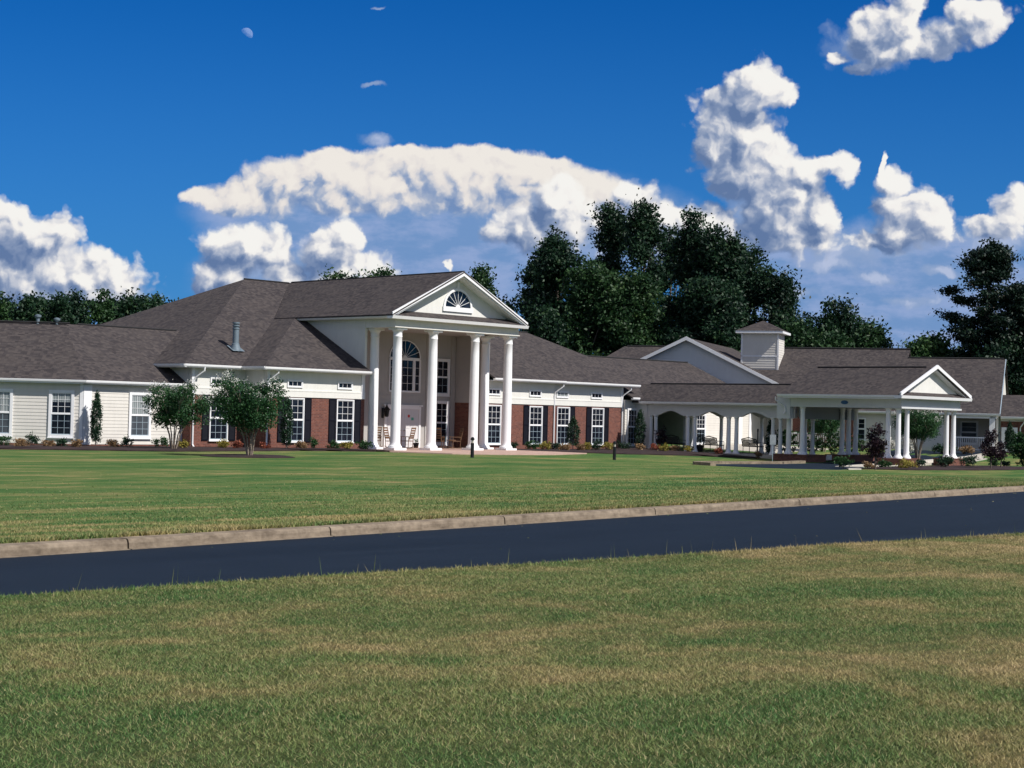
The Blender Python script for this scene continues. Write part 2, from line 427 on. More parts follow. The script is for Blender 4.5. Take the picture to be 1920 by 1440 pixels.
def top(o):
    while o.parent: o = o.parent
    return o


class MB:
    def __init__(s): s.v = []; s.f = []
    def add(s, vs, fs):
        b = len(s.v); s.v += [tuple(v) for v in vs]; s.f += [tuple(b + i for i in f) for f in fs]; return s
    def poly(s, pts): return s.add(pts, [tuple(range(len(pts)))])
    def hexa(s, a): return s.add(a, [(0, 3, 2, 1), (4, 5, 6, 7), (0, 1, 5, 4), (1, 2, 6, 5), (2, 3, 7, 6), (3, 0, 4, 7)])
    def box(s, fr, u0, u1, o0, o1, z0, z1):
        P = fr.p
        return s.hexa([P(u0, o1, z0), P(u1, o1, z0), P(u1, o0, z0), P(u0, o0, z0), P(u0, o1, z1), P(u1, o1, z1), P(u1, o0, z1), P(u0, o0, z1)])
    def cube(s, x0, x1, y0, y1, z0, z1):
        return s.hexa([(x0, y0, z0), (x1, y0, z0), (x1, y1, z0), (x0, y1, z0), (x0, y0, z1), (x1, y0, z1), (x1, y1, z1), (x0, y1, z1)])
    def slab(s, pts, th=.12):       # polygon with thickness downward
        n = len(pts); lo = [(p[0], p[1], p[2] - th) for p in pts]
        return s.add(list(pts) + lo, [tuple(range(n)), tuple(range(2 * n - 1, n - 1, -1))] + [(i, n + i, n + (i + 1) % n, (i + 1) % n) for i in range(n)])
    def plate(s, fr, pts, o0, o1):    # polygon in the (u, z) plane given a thickness
        n = len(pts); a = [fr.p(u, o1, z) for u, z in pts]; b = [fr.p(u, o0, z) for u, z in pts]
        return s.add(a + b, [tuple(range(n)), tuple(range(2 * n - 1, n - 1, -1))] + [(i, n + i, n + (i + 1) % n, (i + 1) % n) for i in range(n)])
    def lathe(s, c, prof, seg=20):
        vs = []; fs = []
        for r, z in prof:
            vs += [(c[0] + r * math.cos(2 * math.pi * k / seg), c[1] + r * math.sin(2 * math.pi * k / seg), c[2] + z) for k in range(seg)]
        for i in range(len(prof) - 1):
            for k in range(seg):
                k2 = (k + 1) % seg; fs.append((i * seg + k, i * seg + k2, (i + 1) * seg + k2, (i + 1) * seg + k))
        fs.append(tuple(range(seg - 1, -1, -1))); m = (len(prof) - 1) * seg; fs.append(tuple(range(m, m + seg)))
        return s.add(vs, fs)
    def tube(s, pts, rad, seg=6):
        pts = [Vector(p) for p in pts]; rads = rad if hasattr(rad, '__len__') else [rad] * len(pts)
        vs = []; fs = []
        for i, p in enumerate(pts):
            t = (pts[min(i + 1, len(pts) - 1)] - pts[max(i - 1, 0)]).normalized()
            a = t.cross(Vector((.31, .87, .38))).normalized(); b = t.cross(a)
            vs += [p + (a * math.cos(2 * math.pi * k / seg) + b * math.sin(2 * math.pi * k / seg)) * rads[i] for k in range(seg)]
        for i in range(len(pts) - 1):
            for k in range(seg):
                k2 = (k + 1) % seg; fs.append((i * seg + k, i * seg + k2, (i + 1) * seg + k2, (i + 1) * seg + k))
        fs.append(tuple(range(seg - 1, -1, -1))); m = (len(pts) - 1) * seg; fs.append(tuple(range(m, m + seg)))
        return s.add(vs, fs)
    def laps(s, fr, z0, z1, span, h=.165, out=.018):
        k = 0; z = z0
        while z < z1 - .01:
            zt = min(z + h, z1); u0, u1 = span(z); v0, v1 = span(zt)
            if u1 > u0:
                if v1 <= v0: v0 = v1 = (u0 + u1) / 2
                s.add([fr.p(u0, out, z), fr.p(u1, out, z), fr.p(v1, .003, zt), fr.p(v0, .003, zt), fr.p(u0, 0, z), fr.p(u1, 0, z)], [(0, 1, 2, 3), (4, 5, 1, 0)])
            z = zt
        return s
    def build(s, name, m, parent=None, at=None, smooth=False, label=None, tint=None):
        me = bpy.data.meshes.new(name); off = Vector((0, 0, 0))
        loc = Vector((0, 0, 0))
        if parent is not None and top(parent).name in WORLDROOT:
            if at is None: off = top(parent).location.copy()
            else: loc = Vector(at) - top(parent).location
            q = parent
            while q.parent: loc -= q.location if at is not None else Vector((0, 0, 0)); off = off; q = q.parent
        elif at is not None: loc = Vector(at)
        if at is None and off.length: vs = [(v[0] - off.x, v[1] - off.y, v[2] - off.z) for v in s.v]
        else: vs = s.v
        me.from_pydata(vs, [], s.f); me.materials.append(MATS[m]); me.update()
        if smooth:
            me.polygons.foreach_set('use_smooth', [True] * len(me.polygons)); me.set_sharp_from_angle(angle=R(40))
        o = bpy.data.objects.new(name, me); COL.objects.link(o); o.location = loc
        if parent is not None: o.parent = parent
        if label: o['label'] = label
        return o


def tag(o, label=None, cat=None, group=None, kind=None):
    if label: o['label'] = label
    if cat: o['category'] = cat
    if group: o['group'] = group
    if kind: o['kind'] = kind
    return o


def thing(name, loc, label, cat, group=None, rz=0, world=False):
    o = bpy.data.objects.new(name, None); COL.objects.link(o); o.location = loc; o.rotation_euler.z = rz; o.empty_display_size = .3
    if world: WORLDROOT[o.name] = True
    return tag(o, label, cat, group)


def struct(o, label=None):
    o['kind'] = 'structure'
    if label: o['label'] = label
    return o


def link_copy(o, parent=None, loc=None):
    c = o.copy(); COL.objects.link(c)
    if parent is not None: c.parent = parent
    if loc is not None: c.location = loc
    return c


def copy_tree(o, loc, rz=None, label=None, scale=None):
    r = link_copy(o, None, loc)
    if rz is not None: r.rotation_euler.z = rz
    if label: r['label'] = label
    if scale: r.scale = scale
    for ch in list(o.children):
        c = link_copy(ch, r)
        for g2 in list(ch.children): link_copy(g2, c)
    return r


def sst(a, b, x): t = min(1, max(0, (x - a) / (b - a))); return t * t * (3 - 2 * t)


# ------------------------------------------------------------------ ground
def yk(x): return 18.8 + .131 * max(x, -10)        # road side of the far kerb
def yn(x): return 14.15 - .045 * max(x, -10)       # crest of the near bank


def gz(x, y):
    if y < yn(x): return .30 + .12 * sst(0, 12, yn(x) - y) + .02 * math.sin(x * .7 + y * .45)
    if y < yn(x) + 1.0: return .30 - .32 * sst(0, 1, (y - yn(x)))
    if y < yk(x) + .20: return -.02
    if y < yk(x) + .27: return .12
    dep = x * FL.x + y * FL.y
    z = .15 * (1 - sst(yk(x) + .3, yk(x) + 16, y))
    z += -.24 * sst(52, 74, x) * (1 - sst(54, 64, y)) * (1 - sst(98, 108, dep))
    z += .48 * sst(100, 118, dep)
    z += .012 * math.sin(x * .31 + 1) * math.sin(y * .27)* sst(26, 36, y)
    return z


def build_ground():
    xs = np.concatenate([[-3000, -1200, -400, -150, -60], np.arange(-30, 110, 1.0), [112, 118, 126, 140, 170, 220, 400, 1200, 3000]])
    near = [-3000, -1200, -400, -120, -40, -22, -15, -11, -8, -6, -4.5, -3.2, -2.2, -1.4, -.8, -.4, -.15, 0, .15, .35, .55, .75, 1.0, 1.3]
    far = [-.1, .19, .28, .34, .5, .9, 1.5, 2.3, 3.3, 4.5] + list(np.arange(6, 60, 1.5)) + list(np.arange(61, 125, 4)) + [140, 180, 260, 500, 1200, 3000]
    vs = []; rows = len(near) + len(far)
    for x in xs:
        for d in near: y = yn(x) + d; vs.append((x, y, gz(x, y)))
        for d in far: y = yk(x) + d; vs.append((x, y, gz(x, y)))
    fs = [(i * rows + j, (i + 1) * rows + j, (i + 1) * rows + j + 1, i * rows + j + 1) for i in range(len(xs) - 1) for j in range(rows - 1)]
    m = MB().add(vs, fs); o = m.build('ground', 'lawn', smooth=True); struct(o, 'patchy green and straw lawn on both sides of the road')


build_ground()
# road
m = MB(); xs = list(np.arange(-60, 260, 4.0))
for a, b in zip(xs, xs[1:]):
    m.poly([(a, yn(a) + .85, -.008), (b, yn(b) + .85, -.008), (b, yk(b) - .02, 0), (a, yk(a) - .02, 0)])
struct(m.build('road', 'asphalt'), 'fresh dark asphalt road')
# kerb of the far side with open joints, and its gutter lip
m = MB(); lip = MB()
joints = [-40, -30, -20, -12, -4, 3.5, 9.0, 13.78, 18.05, 22.85, 28.24, 35.06, 43.63, 52, 61, 70, 80, 92, 106, 122, 140, 160, 185, 215, 250]
for a, b in zip(joints, joints[1:]):
    a += .015; b -= .015
    prof = [(0, -.05), (.012, .09), (.03, .135), (.06, .152), (.30, .158), (.30, -.05)]
    n = max(1, int((b - a) / 3)); vs = []
    for i in range(n + 1):
        x = a + (b - a) * i / n; w = .004 * math.sin(x * 3.1)
        vs += [(x, yk(x) + y + w, z + w) for y, z in prof]
    k = len(prof); fs = [(i * k + j, i * k + (j + 1) % k, (i + 1) * k + (j + 1) % k, (i + 1) * k + j) for i in range(n) for j in range(k)]
    fs += [tuple(range(k)), tuple(range((n + 1) * k - 1, n * k - 1, -1))]
    m.add(vs, fs)
    lip.hexa([(a, yk(a) - .08, -.02), (b, yk(b) - .08, -.02), (b, yk(b) - .004, -.02), (a, yk(a) - .004, -.02), (a, yk(a) - .08, .006), (b, yk(b) - .08, .006), (b, yk(b) - .004, .010), (a, yk(a) - .004, .010)])
struct(m.build('kerb', 'kerb stone'), 'weathered tan concrete kerb with dark joints')
struct(lip.build('kerb_gutter', 'kerb stone'))


def sheet(name, pts, m, h=.03, dz=0, n=5, label=None):      # polygon draped over the ground
    c = Vector((sum(p[0] for p in pts) / len(pts), sum(p[1] for p in pts) / len(pts), 0))
    vs = [(c.x, c.y, gz(c.x, c.y) + h + dz)]; k = len(pts)
    for r in range(1, n + 1):
        for p in pts:
            x = c.x + (p[0] - c.x) * r / n; y = c.y + (p[1] - c.y) * r / n; vs.append((x, y, gz(x, y) + h + (dz if r < n else 0)))
    for p in pts: vs.append((p[0], p[1], gz(p[0], p[1]) - .1))
    fs = [(0, 1 + j, 1 + (j + 1) % k) for j in range(k)]
    for r in range(n): fs += [(1 + r * k + j, 1 + (r + 1) * k + j, 1 + (r + 1) * k + (j + 1) % k, 1 + r * k + (j + 1) % k) for j in range(k)]
    o = MB().add(vs, fs).build(name, m); return struct(o, label)


def wob(pts, a=.12, n=6):
    out = []
    for i, p in enumerate(pts):
        q = pts[(i + 1) % len(pts)]
        for k in range(n):
            t = k / n; x = p[0] + (q[0] - p[0]) * t; y = p[1] + (q[1] - p[1]) * t
            out.append((x + a * math.sin(i * 2.1 + k * 1.7), y + a * math.cos(i * 1.3 + k * 2.3)))
    return out


sheet('mulch_bed', wob([(33, 73), (36.5, 67.5), (41.5, 66.5), (45.5, 64.6), (50, 64.8), (54, 65.6), (57.5, 65.0), (60.2, 64.6), (60.3, 68.2), (53.2, 68.3), (50, 70.6), (44.5, 70.7)]), 'mulch', .05, .05, label='dark mulch bed along the left front of the building')
sheet('mulch_bed', wob([(70.2, 64.8), (71.5, 63.2), (74.5, 61.6), (79.0, 60.2), (82.0, 57.8), (82.9, 58.2), (83.0, 67.8), (76, 68.2), (70.2, 68.2)]), 'mulch', .05, .05, label='dark mulch bed along the right front of the building')
sheet('mulch_bed', [(44.6 + 2.05 * math.cos(t * .3927), 57.9 + 2.0 * math.sin(t * .3927)) for t in range(16)], 'mulch', .02, .05, label='round dark mulch bed in the lawn')
sheet('patio', [(58.4, 64.0), (60.3, 61.4), (63.6, 60.8), (67.6, 60.9), (71.4, 61.9), (70.5, 63.6), (70.2, 64.6), (70.0, 68.1), (69.6, 70.8), (60.4, 70.8), (60.3, 68.2), (60.0, 66)], 'red paving', .055, label='salmon paved patio under the portico')
sheet('driveway', wob([(66.5, 49.6), (67.4, 46.6), (70.5, 44.9), (75.0, 46.2), (80, 49.6), (90, 51), (100, 53), (110, 56), (110, 62), (97, 58), (89, 55.0), (81, 52.9), (76.5, 51.9), (72, 52.6), (68.5, 51.6)], .05, 4), 'asphalt', .012, label='dark asphalt driveway running under the entrance canopy')
m = MB()
cur = [(66.4, 49.4), (66.9, 50.7), (68.3, 51.9), (70.5, 52.9), (73.5, 52.9), (76.4, 52.3), (79.6, 53.0)]
for (x0, y0), (x1, y1) in zip(cur, cur[1:]):
    d = Vector((x1 - x0, y1 - y0)).normalized(); n = Vector((-d.y, d.x)) * .16; z0, z1 = gz(x0, y0) + .15, gz(x1, y1) + .15
    m.hexa([(x0 - n.x, y0 - n.y, z0 - .3), (x1 - n.x, y1 - n.y, z1 - .3), (x1 + n.x, y1 + n.y, z1 - .3), (x0 + n.x, y0 + n.y, z0 - .3), (x0 - n.x, y0 - n.y, z0), (x1 - n.x, y1 - n.y, z1), (x1 + n.x, y1 + n.y, z1), (x0 + n.x, y0 + n.y, z0)])
struct(m.build('driveway_kerb', 'kerb stone'), 'pale curved kerb around the driveway')
sheet('patio', [(87.4, 60.5), (95, 61), (96, 68), (87.4, 68)], 'concrete', .03, label='pale concrete terrace behind the walkway')
sheet('path', [(71.6, 45.0), (73.3, 46.2), (74.2, 46.0), (72.6, 44.9)], 'concrete', .06, label='pale concrete ramp at the driveway edge')
sheet('path', [(76.0, 48.6), (77.2, 47.4), (96, 50.6), (112, 54.6), (112, 56.4), (95, 52.4)], 'concrete', .035, label='pale concrete path passing the canopy')
sheet('mulch_bed', wob([(74.0, 45.6), (75.3, 43.9), (80.5, 42.8), (86.5, 42.6), (90.5, 44.0), (90.0, 46.6), (86, 47.3), (78, 47.2)], .1), 'mulch', .05, .04, label='dark mulch bed in front of the entrance canopy')
sheet('mulch_bed', wob([(100.5, 60.6), (105, 53), (108, 51), (109.5, 52.5), (104, 64), (101, 70), (99, 68)], .1), 'mulch', .05, .05, label='dark mulch bed along the rear building')


# ------------------------------------------------------------------ building parts
def window(par, fr, u0, u1, z0, z1, cols=3, rows=3, dbl=True, trim=.055, m='white trim', pane='dark glass', top_pane=None, low_screen=False, sill=True):
    fw, sw = .045, .035
    w = MB()
    w.box(fr, u0 - trim, u0, 0, .08, z0 - trim, z1 + trim); w.box(fr, u1, u1 + trim, 0, .08, z0 - trim, z1 + trim)
    w.box(fr, u0, u1, 0, .078, z1, z1 + trim); w.box(fr, u0, u1, 0, .078, z0 - trim, z0)
    if sill: w.box(fr, u0 - trim - .03, u1 + trim + .03, 0, .11, z0 - trim - .05, z0 - trim)
    W_ = w.build('window', m, par)
    zm = (z0 + z1) / 2 if dbl else None
    for a, b in ([(z0, zm - .02), (zm + .02, z1)] if dbl else [(z0, z1)]):
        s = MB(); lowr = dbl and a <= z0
        PX = .028; o1 = .056 if a > z0 or not dbl else .046
        s.box(fr, u0, u0 + sw, PX, o1, a, b); s.box(fr, u1 - sw, u1, PX, o1, a, b)
        s.box(fr, u0 + sw, u1 - sw, PX, o1 - .002, a, a + sw); s.box(fr, u0 + sw, u1 - sw, PX, o1 - .002, b - sw, b)
        for k in range(1, cols):
            u = u0 + (u1 - u0) * k / cols; s.box(fr, u - .009, u + .009, PX, o1 - .008, a + sw, b - sw)
        for k in range(1, rows):
            z = a + (b - a) * k / rows; s.box(fr, u0 + sw, u1 - sw, PX, o1 - .010, z - .009, z + .009)
        if dbl and not lowr: s.box(fr, u0 + .002, u1 - .002, PX, .064, zm - .035, zm + .022)
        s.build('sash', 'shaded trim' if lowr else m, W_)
    if top_pane and dbl:
        MB().box(fr, u0, u1, .004, .026, z0, zm).build('pane', 'insect screen' if low_screen else pane, W_)
        MB().box(fr, u0, u1, .004, .026, zm, z1).build('pane', top_pane, W_)
    else:
        MB().box(fr, u0, u1, .004, .026, z0, z1).build('pane', pane, W_)
    return W_


def shutter(par, fr, u0, u1, z0, z1):
    m = MB(); m.box(fr, u0, u0 + .05, .02, .055, z0, z1); m.box(fr, u1 - .05, u1, .02, .055, z0, z1)
    for a, b in ((z0, z0 + .08), (z1 - .08, z1), ((z0 + z1) / 2 - .04, (z0 + z1) / 2 + .04)): m.box(fr, u0 + .05, u1 - .05, .02, .053, a, b)
    for a, b in ((z0 + .08, (z0 + z1) / 2 - .04), ((z0 + z1) / 2 + .04, z1 - .08)):
        n = int((b - a) / .055)
        for k in range(n):
            z = a + (b - a) * (k + .5) / n
            P = fr.p; m.hexa([P(u0 + .05, .045, z - .03), P(u1 - .05, .045, z - .03), P(u1 - .05, .035, z - .03), P(u0 + .05, .035, z - .03), P(u0 + .05, .03, z + .025), P(u1 - .05, .03, z + .025), P(u1 - .05, .02, z + .025), P(u0 + .05, .02, z + .025)])
    return m.build('shutter', 'navy paint', par)


def gutter(par, a, b, z, out, mat_='white trim', name='gutter'):       # K-shaped gutter with fascia, between two ground points
    a = Vector((a[0], a[1])); b = Vector((b[0], b[1])); d = (b - a); L = d.length; fr = Fr((a.x, a.y), (d.x, d.y), out)
    m = MB(); P = fr.p
    prof = [(-.12, -.02), (-.12, -.16), (-.02, -.16), (.03, -.10), (.045, -.03), (.045, 0), (.03, 0), (-.02, -.02)]
    vs = [P(0, o, z + q) for o, q in prof] + [P(L, o, z + q) for o, q in prof]; k = len(prof)
    m.add(vs, [(i, (i + 1) % k, k + (i + 1) % k, k + i) for i in range(k)] + [tuple(range(k - 1, -1, -1)), tuple(range(k, 2 * k))])
    return m.build(name, mat_, par)


def downspout(par, fr, u, ztop, zbot, over=.5, name='downspout'):
    m = MB(); P = fr.p
    m.tube([P(u + .32, over, ztop), P(u + .30, over, ztop - .18), P(u + .02, .10, ztop - .55), P(u, .06, ztop - .70), P(u, .06, zbot + .15), P(u - .05, .28, zbot)], .045, 8)
    return m.build(name, 'white trim', par, smooth=True)


def column_mesh(h, r=.27, plinth=.42):
    m = MB(); m.lathe((0, 0, .0), [(r * 1.36, .16), (r * 1.40, .20), (r * 1.36, .26), (r * 1.16, .30), (r * 1.12, .34), (r * 1.02, .40), (r, .50)] + [(r * (1 - .13 * ((k / 8) ** 1.6)), .5 + (h - 1.0) * k / 8) for k in range(1, 9)]
                     + [(r * .93, h - .48), (r * .93, h - .44), (r * .87, h - .42), (r * .88, h - .26), (r * 1.0, h - .20), (r * 1.16, h - .13), (r * 1.18, h - .11)], 32)
    return m


def roofpart(par, polys, name='roof', m='shingles', th=.10, label=None):
    b = MB()
    for p in polys: b.slab(p, th)
    return b.build(name, m, par, label=label)


FX = lambda y, x=0: Fr((x, y), (1, 0), (0, -1))       # wall facing the lawn; u = X
FM = lambda x, y=0: Fr((x, y), (0, 1), (-1, 0))       # wall facing left; u = Y
FP = lambda x, y=0: Fr((x, y), (0, 1), (1, 0))        # wall facing right; u = Y

# ================================================================== central building with the portico
cb = thing('main_building', (60, 70, 0), 'brick and white siding building with tall white columned portico and gable', 'building', world=True)
SL = .502


def wallbits(par, fr, u0, u1, zb=2.72, zt=4.12, base=0, brickname='wall', th=.25):
    MB().box(fr, u0, u1, -th, 0, base, zb).build('brick_wall', 'brick', par)
    up = MB(); up.box(fr, u0, u1, -th, .02, zb, zt)
    up.box(fr, u0, u1, .02, .050, zb, zb + .30); up.box(fr, u0, u1, .02, .062, zb + .30, zb + .36)
    up.box(fr, u0, u1, .02, .045, zt - .12, zt)
    return up.build('upper_wall', 'cream board', par)


def hiwin(par, fr, u0, u1, z0=3.27, z1=3.55): return window(par, fr, u0, u1, z0, z1, 3, 1, False, .06, sill=False)


f1 = FX(68.2); f2 = FX(70.0); fs1 = FM(53.64)
wallbits(cb, f1, 53.64, 60.28); wallbits(cb, f2, 50.27, 53.64); wallbits(cb, Fr((53.64, 0), (0, 1), (-1, 0)), 68.46, 69.99, th=.2)
wallbits(cb, FM(50.27), 70.26, 74.0, th=.2)
for u0 in (54.92, 58.34):
    window(cb, f1, u0, u0 + 1.10, .46, 2.62, pane='dark glass'); shutter(cb, f1, u0 - .55, u0 - .10, .40, 2.70); shutter(cb, f1, u0 + 1.20, u0 + 1.65, .40, 2.70)
hiwin(cb, f1, 54.98, 55.88); hiwin(cb, f1, 58.38, 59.30)
window(cb, f2, 51.45, 52.5, .46, 2.62); shutter(cb, f2, 50.95, 51.35, .40, 2.70); shutter(cb, f2, 52.62, 53.05, .40, 2.70); hiwin(cb, f2, 51.45, 52.38)
for f_, a_, b_ in ((f2, 50.25, 50.41), (f1, 53.62, 53.78), (f1, 60.0, 60.2)): MB().box(f_, a_, b_, .02, .066, 2.72, 4.1).build('corner_board', 'white trim', cb)
downspout(cb, f1, 53.66, 4.10, .05); downspout(cb, f2, 50.38, 4.10, .05)
# portico side wall above the lower roof, and walls of the porch
w = MB(); w.plate(FM(60.2), [(68.15, 4.0), (76.0, 7.0), (76.0, 7.14), (68.15, 7.14)], -.12, 0)
w.plate(FM(60.2), [(68.15, 4.0), (68.35, 4.0), (68.35, 7.14), (68.15, 7.14)], 0, .03)
w.plate(FM(60.2), [(65.8, 6.57), (76.0, 6.57), (76.0, 7.14), (65.8, 7.14)], 0, .012)
w.build('side_wall', 'cream board', cb, label='smooth pale wall above the lower roof beside the portico')
dw = FX(70.8)
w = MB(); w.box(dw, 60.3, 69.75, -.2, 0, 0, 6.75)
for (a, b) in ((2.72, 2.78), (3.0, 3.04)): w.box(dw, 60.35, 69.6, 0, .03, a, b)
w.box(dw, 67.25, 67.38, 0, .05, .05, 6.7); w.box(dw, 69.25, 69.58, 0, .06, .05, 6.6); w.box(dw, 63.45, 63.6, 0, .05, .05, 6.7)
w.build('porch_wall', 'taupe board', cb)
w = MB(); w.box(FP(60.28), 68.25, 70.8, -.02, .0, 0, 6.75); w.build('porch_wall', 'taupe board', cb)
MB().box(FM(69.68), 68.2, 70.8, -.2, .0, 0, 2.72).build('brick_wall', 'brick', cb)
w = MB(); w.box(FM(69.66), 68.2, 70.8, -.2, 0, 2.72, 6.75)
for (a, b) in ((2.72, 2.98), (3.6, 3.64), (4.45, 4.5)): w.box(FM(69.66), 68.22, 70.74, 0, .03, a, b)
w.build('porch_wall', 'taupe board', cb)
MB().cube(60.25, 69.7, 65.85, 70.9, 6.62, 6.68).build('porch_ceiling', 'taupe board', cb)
# beams
w = MB(); w.cube(60.2, 69.72, 65.8, 66.35, 6.57, 7.02); w.cube(60.21, 60.72, 66.35, 68.15, 6.572, 7.0); w.cube(69.2, 69.71, 66.35, 68.2, 6.572, 7.0)
w.cube(60.15, 69.77, 65.76, 65.8, 6.57, 6.62); w.build('beam', 'cream board', cb)
# cornice and gable
w = MB(); w.hexa([(59.60, 65.40, 7.0), (70.08, 65.40, 7.0), (70.08, 65.8, 7.0), (59.60, 65.8, 7.0), (59.60, 65.34, 7.16), (70.08, 65.34, 7.16), (70.08, 65.8, 7.16), (59.60, 65.8, 7.16)])
w.build('cornice', 'white trim', cb)
roofpart(cb, [[(59.66, 65.42, 7.20), (70.0, 65.42, 7.20), (69.6, 66.16, 7.50), (60.1, 66.16, 7.50)]], 'pent_roof', th=.03)
tf = FX(66.14)
MB().plate(tf, [(60.2, 7.40), (69.45, 7.40), (64.83, 9.60)], -.1, 0).build('gable_wall', 'cream board', cb)
w = MB()
for sgn, ex in ((-1, 59.62), (1, 70.04)):
    P = [(ex, 7.12), (ex, 7.34), (64.83, 9.86), (64.83, 9.62)]
    w.plate(FX(65.42), P if sgn > 0 else P[::-1], -.04, .03)
    P2 = [(ex + (-sgn) * .3, 7.16), (64.83, 9.56), (64.83, 9.62), (ex, 7.14)]
    w.plate(FX(65.44), P2, -.70, -.04)
w.build('rake_board', 'white trim', cb)


def fan(par, fr, uc, zc, rx, rz, trim=.12, nr=7, full=True, name='window'):
    N = 20; w = MB(); th = [math.pi * k / N for k in range(N + 1)]
    for a, b in zip(th, th[1:]):
        w.plate(fr, [(uc + rx * math.cos(a), zc + rz * math.sin(a)), (uc + (rx + trim) * math.cos(a), zc + (rz + trim) * math.sin(a)), (uc + (rx + trim) * math.cos(b), zc + (rz + trim) * math.sin(b)), (uc + rx * math.cos(b), zc + rz * math.sin(b))], 0, .07)
    if full: w.box(fr, uc - rx - trim - .05, uc + rx + trim + .05, 0, .09, zc - .26, zc)
    else: w.box(fr, uc - rx, uc + rx, 0, .075, zc - .06, zc + .03)
    o = w.build(name, 'white trim', par)
    g = MB(); g.plate(fr, [(uc + rx * math.cos(a), zc + rz * math.sin(a)) for a in th], .004, .03); g.build('pane', 'dark glass', o)
    s = MB()
    for k in range(1, nr + 1):
        a = math.pi * k / (nr + 1); c, q = math.cos(a), math.sin(a); t = .011
        s.plate(fr, [(uc + .12 * c + t * q, zc + .12 * q - t * c), (uc + rx * c + t * q, zc + rz * q - t * c), (uc + rx * c - t * q, zc + rz * q + t * c), (uc + .12 * c - t * q, zc + .12 * q + t * c)], .032, .05)
    s.plate(fr, [(uc + .15 * math.cos(a), zc + .15 * math.sin(a)) for a in th], .032, .055)
    s.build('muntins', 'white trim', o)
    return o


fan(cb, tf, 65.10, 7.93, .97, .90, .13)
m = MB(); m.plate(tf, [(65.02, 8.95), (65.18, 8.95), (65.20, 9.32), (65.0, 9.32)], 0, .06); m.build('keystone', 'white trim', cb)
# windows and doors inside the porch
fan(cb, dw, 65.55, 5.18, 1.16, .98, .06, 7, False)
window(cb, dw, 64.92, 66.20, 3.28, 5.08, 3, 4, False, .07, sill=False)
window(cb, dw, 64.40, 64.78, 3.28, 5.08, 1, 4, False, .06, sill=False); window(cb, dw, 66.34, 66.72, 3.28, 5.08, 1, 4, False, .06, sill=False)
for u in (67.75,):
    window(cb, dw, u, u + 1.25, 3.24, 5.12, 3, 2, True, .14); window(cb, dw, u, u + 1.25, .36, 2.66, 3, 3, True, .14)
d = MB(); d.box(dw, 64.05, 64.2, 0, .09, .05, 2.40); d.box(dw, 66.72, 66.87, 0, .09, .05, 2.40); d.box(dw, 64.2, 66.72, 0, .088, 2.26, 2.42); d.box(dw, 63.95, 66.97, 0, .13, 2.42, 2.50)
DO = d.build('door_frame', 'white trim', cb)
for a, b, hs in ((64.2, 65.455, -1), (65.465, 66.72, 1)):
    d = MB(); d.box(dw, a, b, .005, .03, .07, 2.26)
    for p, q, lo, hi in ((a + .14, (a + b) / 2 - .05, .25, 1.0), ((a + b) / 2 + .05, b - .14, .25, 1.0), (a + .14, (a + b) / 2 - .05, 1.16, 2.12), ((a + b) / 2 + .05, b - .14, 1.16, 2.12)):
        d.box(dw, p, q, .03, .042, lo, hi); 
    L = d.build('door', 'door paint', cb)
    u = b - .10 if hs < 0 else a + .10
    MB().tube([dw.p(u, .03, 1.02), dw.p(u, .09, 1.02), dw.p(u + .12 * hs, .10, 1.02)], .016, 8).build('handle', 'brass', L)
    if hs > 0:
        n = MB(); n.add([dw.p(65.95 + .09 * math.cos(t * math.pi / 6), .048, 1.86 + .09 * math.sin(t * math.pi / 6)) for t in range(12)], [tuple(range(12))]); n.build('notice', 'red sign', L, label='round red notice')
        n = MB(); n.box(dw, 66.15, 66.33, .043, .047, 1.62, 1.78); n.build('notice', 'green sign', L, label='small green notice')
        n = MB(); n.box(dw, 66.10, 66.42, .043, .047, 1.84, 1.90); n.build('notice', 'white sign', L)
# wall lantern
ln = MB(); c = Vector((63.95, 70.8, 2.1))
ln.box(dw, 63.88, 64.02, 0, .05, 1.72, 2.3); ln.tube([c + Vector((0, -.03, .0)), c + Vector((0, -.3, .02)), c + Vector((0, -.36, -.12))], .022)
LN = ln.build('wall_lantern', 'black metal', cb)
ln = MB(); ln.lathe((63.95, 70.44, 1.78), [(.05, 0), (.11, .04), (.15, .38), (.19, .39), (.20, .43), (.06, .60), (.02, .72), (.01, .76)], 6); ln.build('lantern_head', 'black metal', LN)
# columns
prev = None
for (x, y) in ((60.77, 66.22), (63.40, 66.22), (66.64, 66.22), (69.33, 66.22), (60.77, 68.04), (69.33, 68.04)):
    if prev is None:
        base = column_mesh(6.57); prev = base.build('column', 'column paint', cb, at=(x, y, 0), smooth=True)
        q = MB(); q.cube(-.44, .44, -.44, .44, .03, .165); q.build('plinth', 'column paint', prev).location = (0, 0, 0)
        q = MB(); q.cube(-.36, .36, -.36, .36, 6.46, 6.569); q.build('capital', 'column paint', prev).location = (0, 0, 0)
        for ch in prev.children:
            me = ch.data
            for v in me.vertices: v.co += Vector((60, 70, 0))
    else:
        c = link_copy(prev, cb, Vector((x, y, 0)) - cb.location)
        for ch in prev.children: link_copy(ch, c)
